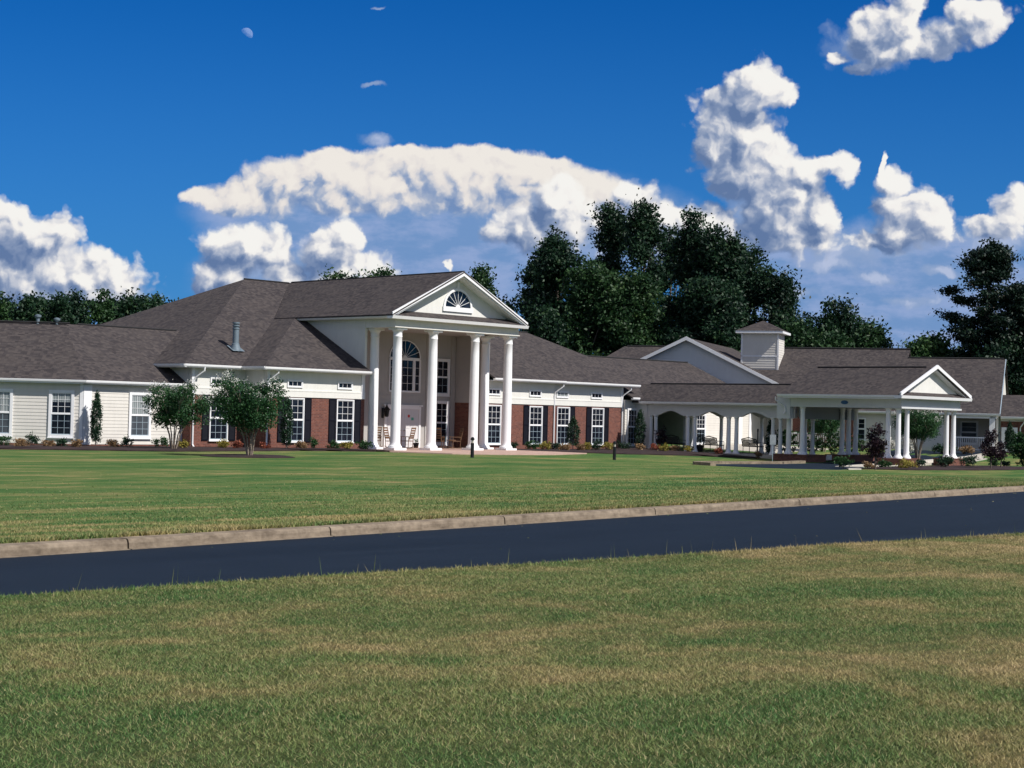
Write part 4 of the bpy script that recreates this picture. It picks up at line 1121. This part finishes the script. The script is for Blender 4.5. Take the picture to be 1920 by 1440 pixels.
def tree_at(px, topy, hw, depth, label, **kw):
    x, y, z = from_pixel(px, topy, depth); return tree(x, y, z - .3, hw / FPX * depth, label, **kw)


BIG = [(1050, 424, 74, 150, 'bushy dark tree at the left end of the tall clump'),
       (1012, 470, 44, 158, 'shorter dark tree leaning out left of the tall clump'),
       (1105, 492, 74, 146, 'broad dark tree filling the lower front of the tall clump'),
       (1148, 380, 52, 154, 'tall tree with ragged twin tops left of the highest one'),
       (1213, 366, 46, 150, 'tallest tree of the clump with narrow pointed top'),
       (1262, 425, 44, 160, 'slim tree in the middle gap of the tall clump'),
       (1300, 386, 56, 152, 'tall tree with two crowns right of the gap'),
       (1352, 426, 64, 150, 'sloping crowned tree right of the twin crowned one'),
       (1402, 456, 62, 155, 'rounded dark tree on the right slope of the clump'),
       (1450, 494, 50, 150, 'smaller tree near the right end of the tall clump'),
       (1475, 540, 32, 158, 'thin leaved tree at the right end of the tall clump'),
       (1190, 520, 80, 146, 'low broad tree under the middle of the tall clump'),
       (1330, 530, 92, 144, 'low broad tree behind the roof lantern'),
       (1010, 575, 60, 142, 'low dark tree right beside the portico gable')]
for i, (px, ty, hw, dep, lb) in enumerate(BIG):
    tree_at(px, ty, hw, dep, lb, seed=20 + i, group='tall dark trees behind the right half', crown0=.05, dens=12, per=66, leaf=.17, m='forest leaves' if i not in (2, 11) else 'mid leaves')
LEFT = [(-14, 545), (16, 552), (52, 549), (84, 556), (112, 551), (150, 547), (188, 548), (214, 553), (246, 547), (278, 552), (300, 558), (330, 562), (362, 566)]
lt_names = ['at the left frame edge', 'second from the left edge', 'with flat top above the two roof pipes', 'with low rounded top right of the roof pipes', 'narrow and dark', 'with a double bump top', 'the darkest and roundest', 'sunken between two taller ones', 'with pale green tips', 'slightly pointed', 'where the roof slope begins', 'half hidden by the roof slope', 'nearly hidden by the roof slope']
for i, ((px, ty), nm) in enumerate(zip(LEFT, lt_names)):
    tree_at(px, ty, 30, 205 + (i * 37) % 24, 'woodland tree ' + nm + ' behind the left wing', seed=60 + i, group='woodland trees behind the left wing', crown0=.1, dens=8, per=48, leaf=.23, lead=2, m='forest leaves' if i % 3 else 'mid leaves')
MIDT = [(632, 503, 42, 165, 'round topped green tree just above the main ridge', 'mid leaves'), (668, 511, 30, 170, 'small tree top between two others above the ridge', 'forest leaves'), (710, 496, 40, 165, 'loose leaved tree top above the ridge left of the gable', 'mid leaves'),
        (905, 498, 26, 150, 'thin feathery tree rising right of the gable peak', 'mid leaves'), (940, 560, 34, 150, 'dark tree beside the right rake of the gable', 'forest leaves'),
        (1575, 556, 50, 150, 'round dark tree above the long rear ridge', 'forest leaves'), (1520, 590, 46, 155, 'spreading tree between the clump and the round one', 'forest leaves'), (1625, 600, 50, 145, 'sunlit green tree sloping down right of the round one', 'mid leaves'), (1560, 612, 60, 140, 'low sunlit tree right behind the long rear ridge', 'mid leaves'), (1485, 600, 36, 140, 'low tree just right of the roof lantern', 'mid leaves'),
        (1720, 630, 30, 140, 'pale green young tree left of the pine', 'light leaves'), (1755, 622, 34, 142, 'pale green tree with pointed tips left of the pine', 'light leaves'), (1795, 655, 30, 146, 'low pale tree at the foot of the pine', 'light leaves'),
        (1830, 640, 50, 140, 'dense dark tree behind the right gable end', 'forest leaves'), (1880, 630, 60, 136, 'dense dark tree under the pine', 'forest leaves'), (1925, 600, 50, 138, 'dark tree at the right frame edge', 'forest leaves')]
for i, (px, ty, hw, dep, lb, mm) in enumerate(MIDT):
    tree_at(px, ty, hw, dep, lb, seed=100 + i, m=mm, crown0=.08, dens=9, per=52 if mm != 'light leaves' else 34, leaf=.17, lead=3 if hw < 40 else 4)


def pine(px, ty, hw, depth, label, seed):
    rr = random.Random(seed); r = np.random.default_rng(seed); x, y, h = from_pixel(px, ty, depth); w = hw / FPX * depth
    root = thing('pine_tree', (x, y, 0), label, 'tree', 'trees behind the building')
    tb = MB(); tb.tube([(0, 0, -.3), (.1, 0, h * .4), (-.05, .1, h * .7), (0, 0, h * .97)], [.32, .25, .16, .04], 8)
    C = []
    def limb(t, a, L, n, f0):
        e = Vector((math.cos(a) * L, math.sin(a) * L, h * t + L * rr.uniform(-.02, .14))); q = Vector((0, 0, h * t - L * .22))
        tb.tube([q, (q + e) / 2 + Vector((0, 0, -.15)), e], [.08, .055, .02], 5)
        for _ in range(n):
            c = q.lerp(e, rr.uniform(f0, 1.06)); C.append((c.x + rr.uniform(-.55, .55), c.y + rr.uniform(-.55, .55), c.z + rr.uniform(-.05, .45)))
    for k in range(26): limb(rr.uniform(.80, .96), rr.uniform(0, 6.28), w * rr.uniform(.35, .80), 9, .35)
    for t0 in (.76, .71, .66, .61, .56, .51, .46, .41):
        for k in range(5): limb(t0 + rr.uniform(-.015, .015), k * 1.257 + rr.uniform(-.4, .4) + t0 * 9, w * rr.uniform(.8, 1.65), 10, .55)
    for k in range(14): a = rr.uniform(0, 6.28); q = rr.uniform(0, w * .35); C.append((math.cos(a) * q, math.sin(a) * q, h * rr.uniform(.93, 1.0)))
    V, t = leaves(C, r.uniform(.25, .42, len(C)), 50, .14, .45, .8, r); leafobj('crown', V, t, 'pine needles', root)
    tb.build('trunk', 'bark', root)


pine(1858, 452, 56, 140, 'tall open crowned pine above the right gable end', 5)
pine(1922, 540, 60, 138, 'pine cut by the right frame edge', 9)


def myrtle(x, y, h, w, label, seed, low=.36):
    rr = random.Random(seed); r = np.random.default_rng(seed)
    root = thing('crape_myrtle', (x, y, gz(x, y) + .05), label, 'tree', 'flowering crape myrtles')
    tb = MB(); lobes = []; fl_ = []
    for k in range(7):
        a = k * .9 + rr.uniform(-.2, .2); q = w * rr.uniform(.35, .75)
        e = Vector((math.cos(a) * q, math.sin(a) * q, h * rr.uniform(.62, .92)))
        tb.tube([(math.cos(a) * .09, math.sin(a) * .09, -.1), (e.x * .25, e.y * .25, h * .25), (e.x * .5, e.y * .5, h * .45), e], [.038, .032, .022, .010], 6)
        lobes.append((tuple(e * .95), (w * .40, w * .40, w * .34))); lobes.append(((e.x * .6, e.y * .6, h * .55), (w * .35, w * .35, w * .3)))
        for j in range(4):
            b = rr.uniform(0, 6.28); e2 = e + Vector((math.cos(b) * .4, math.sin(b) * .4, rr.uniform(.15, .5))); tb.tube([e * .8, e2], [.014, .006], 4)
            fl_.append(tuple(e2)); lobes.append((tuple(e2), (.28, .28, .26)))
    lobes.append(((0, 0, h * .62), (w * .62, w * .62, w * .5)))
    C = lobe_points(lobes, 70, r); C = C[C[:, 2] > h * (low - .12) + r.uniform(0, .5, len(C))]
    V, t = leaves(C, .12, 22, .055, .8, .5, r); leafobj('crown', V, t, 'myrtle leaves', root)
    C = np.array(fl_) * np.array([1.12, 1.12, 1.0]) + np.array([0, 0, .24]); V, t = leaves(C, .10, 46, .034, 1.1, .3, r); leafobj('flowers', V, t, 'myrtle flowers', root)
    tb.build('trunk', 'smooth bark', root, smooth=True)


myrtle(46.6, 66.2, 2.8, 1.6, 'multi-stemmed crape myrtle in front of the left wing corner', 3)
myrtle(44.7, 57.9, 3.1, 1.95, 'crape myrtle with white blooms in the round mulch bed', 4, .13)
x_, y_, _ = from_pixel(1722, 780, 104); myrtle(x_, y_, 3.1, 1.9, 'crape myrtle seen between the canopy columns', 6)
x_, y_, _ = from_pixel(1545, 800, 108); myrtle(x_, y_, 2.6, 1.3, 'crape myrtle seen deep under the canopy', 8)


def onY(px, Y, py=838):        # X of an image pixel on a line parallel to the front
    a = (px - 960 + .0244 * (py - 720)) / FPX
    # FL*d + RT*d*a -> solve for y = Y
    d = Y / (FL.y + RT.y * a); return d * (FL.x + RT.x * a)



def cypress(x, y, h, w, label, seed, group='columnar evergreens along the walls'):
    r = np.random.default_rng(seed); root = thing('columnar_evergreen', (x, y, gz(x, y) + .05), label, 'shrub', group)
    n = int(90 * h); z = r.uniform(.12, 1, n) * h; prof = np.minimum(1, (1 - z / h) * 3.2) ** .8 * np.minimum(1, .55 + z / h * 1.5)
    a = r.uniform(0, 6.28, n); q = w * prof * r.uniform(.2, 1, n) ** .5
    C = np.stack([np.cos(a) * q, np.sin(a) * q, z], 1)
    V, t = leaves(C, .045, 16, .045, 1.8, .2, r); leafobj('foliage', V, t, 'cypress leaves', root)
    MB().tube([(0, 0, -.1), (0, 0, h * .9)], [.03, .01], 5).build('stem', 'bark', root)


for x, y, h, w, lb, sd in ((onY(180, 69.9), 69.9, 2.55, .24, 'thin columnar evergreen against the left wing corner board', 1), (onY(537, 66.9), 66.9, 2.5, .30, 'columnar evergreen covering a left shutter beside the crape myrtle', 2),
                           (onY(1074, 66.6), 66.6, 1.95, .38, 'columnar evergreen against the brick between two right windows', 4), (onY(1199, 66.9), 66.9, 2.35, .34, 'columnar evergreen beside the last white framed window', 5), (84.5, 58.6, 2.1, .3, 'columnar evergreen standing in the third arch', 6)):
    cypress(x, y, h, w, lb, sd)
x_, y_, _ = from_pixel(1893, 800, 109); cypress(x_, y_, 2.0, .28, 'columnar evergreen in front of the white framed door', 7)
# slightly conical spruce and dark upright shrub


def shrub(x, y, w, h, m, label, seed, group='small shrubs in the mulch beds', leaf=.045, zb=None, name='shrub'):
    r = np.random.default_rng(seed); rr = random.Random(seed)
    root = thing(name, (x, y, gz(x, y) + .04 if zb is None else zb), label, 'shrub', group)
    L = [((0, 0, h * .5), (w * .8, w * .8, h * .5))] + [((rr.uniform(-.5, .5) * w, rr.uniform(-.5, .5) * w, h * rr.uniform(.4, .8)), (w * .5, w * .5, h * .36)) for _ in range(5)]
    C = lobe_points(L, 150 if w < .8 else 60, r); C = C[C[:, 2] > .03]
    V, t = leaves(C, .05, 14, leaf, .8, .6, r); leafobj('foliage', V, t, m, root)
    s = MB()
    for k in range(5): a = k * 1.25; s.tube([(0, 0, -.05), (math.cos(a) * w * .5, math.sin(a) * w * .5, h * .6)], [.012, .005], 4)
    s.build('stem', 'bark', root)


KIND = {'g': ('green leaves', 'green'), 'd': ('cypress leaves', 'dark green'), 'y': ('gold leaves', 'golden'), 't': ('tan leaves', 'tan'), 'r': ('red leaves', 'reddish')}


SH = [(8, 70.2, 'g', .45, .55, 'at the left frame edge'), (40, 69.0, 't', .4, .40, 'second from the left edge'), (62, 70.4, 'd', .42, .55, 'left of the first full window'), (92, 69.3, 't', .3, .3, 'under the first full window'), (116, 69.4, 'd', .38, .38, 'right under the first full window'),
      (143, 68.4, 't', .36, .34, 'near the left wing corner'), (212, 68.6, 't', .42, .34, 'right of the thin evergreen'), (240, 69.3, 'd', .42, .50, 'left of the trunk cluster window'), (302, 68.7, 'g', .42, .58, 'left of the crape myrtle stems'), (345, 67.6, 'y', .34, .40, 'by the corner downspout'),
      (418, 67.6, 'y', .40, .42, 'left of the white bloomed tree'), (444, 66.8, 'r', .36, .38, 'just left of the white bloomed tree'), (500, 66.4, 'r', .32, .30, 'just right of the white bloomed tree'), (566, 66.9, 't', .45, .46, 'under the left brick pier'), (588, 67.2, 'g', .34, .56, 'in front of the left brick pier'),
      (628, 66.9, 'g', .34, .44, 'under the second shuttered window'), (650, 66.5, 'y', .46, .40, 'wide under the second shuttered window'), (684, 66.6, 'g', .50, .52, 'against the first portico column'),
      (964, 67.2, 'd', .34, .46, 'right after the last portico column'), (1000, 66.9, 'g', .50, .58, 'under the first shuttered window right of the portico'), (1021, 65.6, 'y', .42, .50, 'right of the first right-hand window'), (1043, 66.6, 'd', .42, .46, 'at the middle downspout'), (1058, 65.2, 't', .42, .44, 'right of the middle downspout'),
      (1088, 65.0, 't', .42, .42, 'right of the wall evergreen'), (1101, 66.2, 'y', .36, .56, 'left of the last shuttered window'), (1117, 65.4, 'd', .44, .62, 'under the last shuttered window'), (1140, 65.6, 'y', .50, .50, 'wide, below the right brick pier'), (1170, 66.6, 'd', .50, .50, 'at the brick corner'),
      (1200, 65.4, 't', .40, .42, 'below the last white framed window'), (1227, 64.8, 'r', .36, .40, 'left of the small spruce'), (1244, 63.6, 'y', .40, .46, 'right of the small spruce'), (1267, 63.9, 't', .36, .34, 'under the first arch'), (1290, 63.0, 'y', .42, .42, 'by the first column pair'), (1345, 60.6, 'r', .40, .40, 'under the second arch'),
      (1422, 57.6, 't', .30, .36, 'under the third arch'), (1480, 56.4, 'r', .30, .42, 'between the walkway end columns')]
for i, (px, Y, k, w, h, where) in enumerate(SH):
    X = onY(px, Y); shrub(X, Y, w, h, KIND[k][0], '%s shrub %s' % (KIND[k][1], where), 200 + i)
shrub(onY(1238, 65.4), 65.4, .45, 1.35, 'purple leaves', 'small dark spruce-like shrub left of the first arch', 240)
PS = [(1580, 46.6, 'g', .55, .55, 'at the driveway edge left of the canopy'), (1632, 45.6, 't', .40, .34, 'between driveway and canopy front'), (1655, 45.8, 'g', .5, .36, 'beside the purple tree trunk'), (1700, 44.6, 'y', .65, .45, 'in front of the left canopy plinth'), (1724, 45.2, 'd', .40, .40, 'right of the left canopy plinth'), (1766, 45.4, 'd', .65, .62, 'in front of the right canopy plinth'), (1815, 45.8, 'd', .62, .60, 'right of the canopy'), (1862, 46.8, 'g', .45, .42, 'under the small purple tree'), (1885, 46.0, 'd', .4, .26, 'low near the right edge')]
for i, (px, Y, k, w, h, where) in enumerate(PS):
    X = onY(px, Y, 870); shrub(X, Y, w, h, KIND[k][0], '%s shrub %s' % (KIND[k][1], where), 260 + i, 'shrubs around the entrance canopy')


def purple(px, depth, h, w, label, seed):
    x, y, _ = from_pixel(px, 860, depth); r = np.random.default_rng(seed); root = thing('purple_leaf_tree', (x, y, gz(x, y)), label, 'tree', 'small purple leaved trees')
    L = [((0, 0, h * .62), (w * .7, w * .7, h * .32)), ((w * .3, 0, h * .45), (w * .6, w * .6, h * .2)), ((-w * .3, .1, h * .5), (w * .6, w * .6, h * .22)), ((0, 0, h * .85), (w * .45, w * .45, h * .13))]
    C = lobe_points(L, 110, r); V, t = leaves(C, .09, 26, .065, .9, .4, r); leafobj('crown', V, t, 'purple leaves', root)
    MB().tube([(0, 0, -.1), (.03, 0, h * .3), (0, 0, h * .8)], [.045, .035, .015], 6).build('trunk', 'bark', root)


purple(1641, 84, 2.35, .68, 'purple leaved tree between driveway and canopy columns', 1)
purple(1857, 90, 2.2, .55, 'purple leaved tree right of the canopy', 2)
purple(1876, 93, 1.5, .35, 'smaller purple leaved tree right beside the taller one', 3)
x_, y_, _ = from_pixel(1918, 830, 96); shrub(x_, y_, .75, 2.1, 'green leaves', 'tall green bush cut by the right frame edge', 300, None, .07)
for px, lb, sd in ((1475, 'leafy bush behind the walkway railing', 301), (1520, 'leafy bush seen between inner canopy columns', 302), (1565, 'broad green bush behind the canopy', 303), (1600, 'bush beside the far brick pier', 304)):
    x_, y_, _ = from_pixel(px, 840, 104); shrub(x_, y_, .85, 1.3 + .3 * (sd % 2), 'mid leaves', lb, sd, 'bushes beyond the canopy', .07)
for px, lb, sd in ((1780, 'dark low shrub at the siding corner beyond the canopy', 310), (1812, 'pale low shrub under the porch railing', 311), (1765, 'flat dark shrub beyond the canopy columns', 312)):
    x_, y_, _ = from_pixel(px, 845, 109); shrub(x_, y_, .6, .5, 'cypress leaves' if sd % 2 == 0 else 'tan leaves', lb, sd, 'bushes beyond the canopy', .06)


# ------------------------------------------------------------------ porch and walkway furniture, posts, signs, car
def rocker(x, y, rz, label):
    root = thing('rocking_chair', (x, y, .06), label, 'chair', 'wooden rocking chairs under the portico', rz)
    m = MB(); m.cube(-.27, .27, -.25, .25, .40, .44); m.build('seat', 'wood', root)
    b = MB(); b.tube([(-.24, .24, .42), (-.25, .42, 1.18)], .02); b.tube([(.24, .24, .42), (.25, .42, 1.18)], .02)
    for k in range(5): z = .55 + k * .135; y0 = .24 + (z - .42) * .24; b.cube(-.23, .23, y0 - .008, y0 + .012, z, z + .085)
    b.build('backrest', 'wood', root)
    for sx in (-1, 1):
        a = MB(); a.cube(sx * .27 - .04, sx * .27 + .04, -.28, .26, .64, .67); a.tube([(sx * .27, -.22, .08), (sx * .27, -.22, .65)], .02); a.tube([(sx * .27, .22, .08), (sx * .27, .25, .65)], .02); a.build('armrest', 'wood', root)
        q = MB(); q.tube([(sx * .27, -.48, .10), (sx * .27, -.25, .035), (sx * .27, .0, .015), (sx * .27, .3, .04), (sx * .27, .58, .14)], .018); q.build('rocker', 'wood', root)
    return root


r0 = rocker(61.75, 68.9, R(150), 'wooden rocking chair behind the leftmost column')
for x, y, rz, lb in ((62.15, 68.0, R(20), 'wooden rocking chair between the first two columns'), (63.85, 68.6, R(200), 'wooden rocking chair beside the white double door'), (66.75, 69.1, R(120), 'wooden rocking chair under the ground floor window'), (68.2, 69.2, R(245), 'tall backed rocking chair by the dark brick return')):
    copy_tree(r0, (x, y, .06), rz, lb)
pt_ = thing('side_table', (67.45, 68.75, .06), 'small round wooden table between two rocking chairs', 'table')
MB().lathe((0, 0, .46), [(.26, 0), (.28, .02), (.26, .04)], 20).build('table_top', 'wood', pt_)
for k in range(3): a = k * 2.1; MB().tube([(math.cos(a) * .08, math.sin(a) * .08, .46), (math.cos(a) * .22, math.sin(a) * .22, 0)], .018).build('leg', 'wood', pt_)
pl = thing('flower_pot', (66.05, 70.2, .06), 'small dark pot on the patio beside the door', 'pot'); MB().lathe((0, 0, 0), [(.12, 0), (.17, .25), (.18, .28), (.15, .28)], 16).build('pot', 'black metal', pl)
V, t = leaves([(0, 0, .36), (.05, .05, .42)], .07, 60, .03); leafobj('plant', V, t, 'green leaves', pl)


def bollard(x, y, label, first=[None]):
    if first[0]: return copy_tree(first[0], (x, y, gz(x, y)), None, label)
    root = thing('bollard_light', (x, y, gz(x, y)), label, 'bollard', 'black bollard lights in the lawn'); first[0] = root
    m = MB(); m.lathe((0, 0, -.1), [(.10, 0), (.10, .12), (.085, .13), (.085, .80)], 16); m.build('post', 'black metal', root, smooth=True)
    m = MB(); m.lathe((0, 0, 0), [(.06, .70), (.06, .84)], 12); m.build('lens', 'concrete', root)
    m = MB(); m.lathe((0, 0, 0), [(.09, .84), (.095, .88), (.085, .95), (.03, .99)], 16); m.build('cap', 'black metal', root, smooth=True)
    return root


bollard(57.35, 57.0, 'black bollard light on the lawn in front of the third column')
bollard(67.6, 56.7, 'black bollard light on the lawn in front of the right brick pier')
bollard(onY(1447, 59.0), 59.0, 'black bollard light seen through the third arch') if 0 else None


def bench(x, y, rz, label, first=[None]):
    if first[0]: return copy_tree(first[0], (x, y, .07), rz, label)
    root = thing('garden_bench', (x, y, .07), label, 'bench', 'black metal benches under the walkway', rz); first[0] = root
    m = MB()
    for k in range(6): m.cube(-.68, .68, -.24 + k * .085, -.19 + k * .085, .40, .46)
    m.build('seat', 'black metal', root)
    b = MB(); b.tube([(-.68, .26, .42), (-.70, .36, .86), (0, .40, .97), (.70, .36, .86), (.68, .26, .42)], .032)
    for k in range(-6, 7):
        b.tube([(k * .1 - .12, .30, .46), (k * .1 + .12, .37, .86)], .020, 5); b.tube([(k * .1 + .12, .30, .46), (k * .1 - .12, .37, .86)], .020, 5)
    b.build('backrest', 'black metal', root)
    for sx in (-1, 1):
        for yy in (-.24, .26): MB().tube([(sx * .66, yy, 0), (sx * .66, yy, .42)], .02).build('leg', 'black metal', root)
        MB().tube([(sx * .68, -.26, .42), (sx * .70, -.24, .66), (sx * .69, .30, .68)], .018).build('armrest', 'black metal', root)
    return root


def onX(px, X, py=840):
    a = (px - 960 + .0244 * (py - 720)) / FPX; d = X / (FL.x + RT.x * a); return d * (FL.y + RT.y * a)


bench(85.2, onX(1338, 85.2), R(75), 'black lattice backed bench in the second arch')
bench(85.2, onX(1412, 85.2), R(75), 'black lattice backed bench in the third arch')
bench(85.2, onX(1266, 85.2), R(80), 'black bench in the dark first arch')
pp = thing('post_lamp', (84.3, onX(1420, 84.3), .06), 'slim black post standing before the third arch bench', 'post'); MB().lathe((0, 0, 0), [(.07, 0), (.035, .05), (.035, 1.35), (.05, 1.36), (.05, 1.5), (.01, 1.55)], 10).build('pole', 'black metal', pp)
pa = thing('potted_plant', (84.2, onX(1312, 84.2), .06), 'dark potted plant left of the second arch bench', 'plant')
MB().lathe((0, 0, 0), [(.16, 0), (.24, .35), (.25, .42), (.21, .42)], 14).build('pot', 'black metal', pa); V, t = leaves([(0, 0, .6), (0, .1, .85), (.05, -.05, 1.0)], .13, 90, .05); leafobj('foliage', V, t, 'cypress leaves', pa)
for x, y, lb in ((87.6, 53.3, 'reddish clay planter with plant on the far canopy plinth'),):
    q = thing('planter', (x, y, .19), lb, 'planter'); MB().lathe((0, 0, 0), [(.22, 0), (.32, .38), (.34, .42), (.30, .42)], 18).build('pot', 'terracotta', q)
    V, t = leaves([(0, 0, .6), (.1, .1, .7), (-.1, 0, .75)], .16, 70, .06); leafobj('plant', V, t, 'gold leaves', q)
sg = thing('lawn_sign', (79.15, 54.75, gz(79.15, 54.75)), 'grey sign panel on a thin white post by the driveway kerb', 'sign')
fs_ = Fr((0, 0), (RT.x, RT.y)); MB().box(fs_, -.013, .013, -.013, .013, -.2, 1.0).build('post', 'shaded trim', sg)
MB().box(fs_, -.17, .17, .021, .035, .98, 1.55).build('panel', 'grey sign', sg)
ws = thing('plinth_sign', (84.55, 54.5, -.12), 'small white board standing between the far canopy plinths', 'sign'); MB().box(fs_, -.16, .16, -.02, .02, 0, .30).build('panel', 'white sign', ws); MB().box(fs_, -.02, .02, -.05, -.02, -.1, .25).build('post', 'black metal', ws)
st = thing('entrance_floor', (84.7, 55.2, -.24), 'x', 'step') if 0 else None

for px, lb, sd in ((1667, 'white flowering bush left of the corner canopy column', 320), (1703, 'white flowering bush right of the three canopy columns', 321)):
    x_, y_, _ = from_pixel(px, 848, 108); shrub(x_, y_, .62, 1.05, 'myrtle flowers', lb, sd, 'white flowering bushes beyond the canopy', .06)

# moon
p = FL * 4000 + RT * 4000 * ((460 - 960 + .0244 * (62 - 720)) / FPX); mz = 2.06 + 4000 * (778.4 - 62 + .0244 * (460 - 960)) / FPX
bpy.ops.mesh.primitive_uv_sphere_add(segments=48, ring_count=24, radius=15.5, location=(p.x, p.y, mz)); mo = bpy.context.object; mo.name = 'moon'; mo.data.materials.append(M_('moon'))
import bmesh
bm = bmesh.new(); bm.from_mesh(mo.data)         # the sunlit part is all that shows by day
bmesh.ops.delete(bm, geom=[f for f in bm.faces if f.normal.dot(SUN) < .10], context='FACES'); bm.to_mesh(mo.data); bm.free()
for q in mo.data.polygons: q.use_smooth = True
tag(mo, 'pale half moon in the blue sky at upper left', 'moon')

# ------------------------------------------------------------------ grass
def blades(name, n, region, hmin, hmax, wid, label, lean=.5, tall=False):
    r = np.random.default_rng(5 if not tall else 6)
    x, y = region(n, r); n = len(x)
    z = np.array([gz(a, b) for a, b in zip(x, y)]); z = np.where((y > 15.2 - .045 * x) & (y < 18.8 + .131 * x), .006, z)
    h = r.uniform(hmin, hmax, n); a = r.uniform(0, 6.28, n); w = wid * r.uniform(.6, 1.3, n) / 2 * (1 + np.hypot(x, y) / 14)
    lx, ly = r.normal(0, lean, n) * h, r.normal(0, lean, n) * h
    dx, dy = np.cos(a) * w, np.sin(a) * w
    V = np.stack([np.stack([x - dx, y - dy, z - .005], 1), np.stack([x + dx, y + dy, z - .005], 1), np.stack([x + lx, y + ly, z + h], 1)], 1).reshape(-1, 3)
    o = leafobj(name, V, np.repeat(r.uniform(0, 1, n), 3), 'grass blades', None, 3)
    return tag(o, label, 'grass', kind='stuff')


def near_lawn(n, r):
    d = np.sqrt(r.uniform(5.0 ** 2, 33.0 ** 2, n * 2)); a = r.uniform(-.36, .36, n * 2)
    x = d * (FL.x + RT.x * a); y = d * (FL.y + RT.y * a); k = (y < 14.15 - .045 * x + .35) & (r.uniform(0, 1, n * 2) < np.clip(12 / d, .3, 1)); return x[k], y[k]


def far_verge(n, r):
    x = r.uniform(6, 62, n); v = r.exponential(3.2, n); y = 18.8 + .131 * x + .29 + v; return x, y


blades('grass', 1000000, near_lawn, .008, .027, .0042, 'mown green and straw coloured grass of the near lawn', 1.1)
blades('verge_grass', 170000, far_verge, .012, .04, .006, 'mown dry grass along the far kerb', .7)


def crest(n, r):
    x = r.uniform(4, 34, n); y = 14.15 - .045 * x + r.normal(.05, .15, n); return x, y


def kerb_edge(n, r):
    x = r.uniform(8, 58, n); return x, 18.8 + .131 * x + .30 + np.abs(r.normal(0, .06, n))


blades('weeds', 110, crest, .08, .27, .0035, 'thin tall weeds along the road edge of the near lawn', .22, True)
blades('tufted_grass', 7000, crest, .02, .06, .006, 'longer grass along the crest of the near lawn', .5)
blades('kerb_grass', 16000, kerb_edge, .04, .10, .010, 'darker grass tufts leaning over the far kerb', .5)


def on_road(n, r):
    x = r.uniform(8, 55, n); v = np.where(r.uniform(0, 1, n) < .6, r.exponential(.25, n), r.uniform(0, 6, n)); return x, 18.75 + .131 * x - v - .05


blades('grass_clippings', 70, on_road, .004, .012, .012, 'scattered clippings and bits of leaf on the road', 1.5)
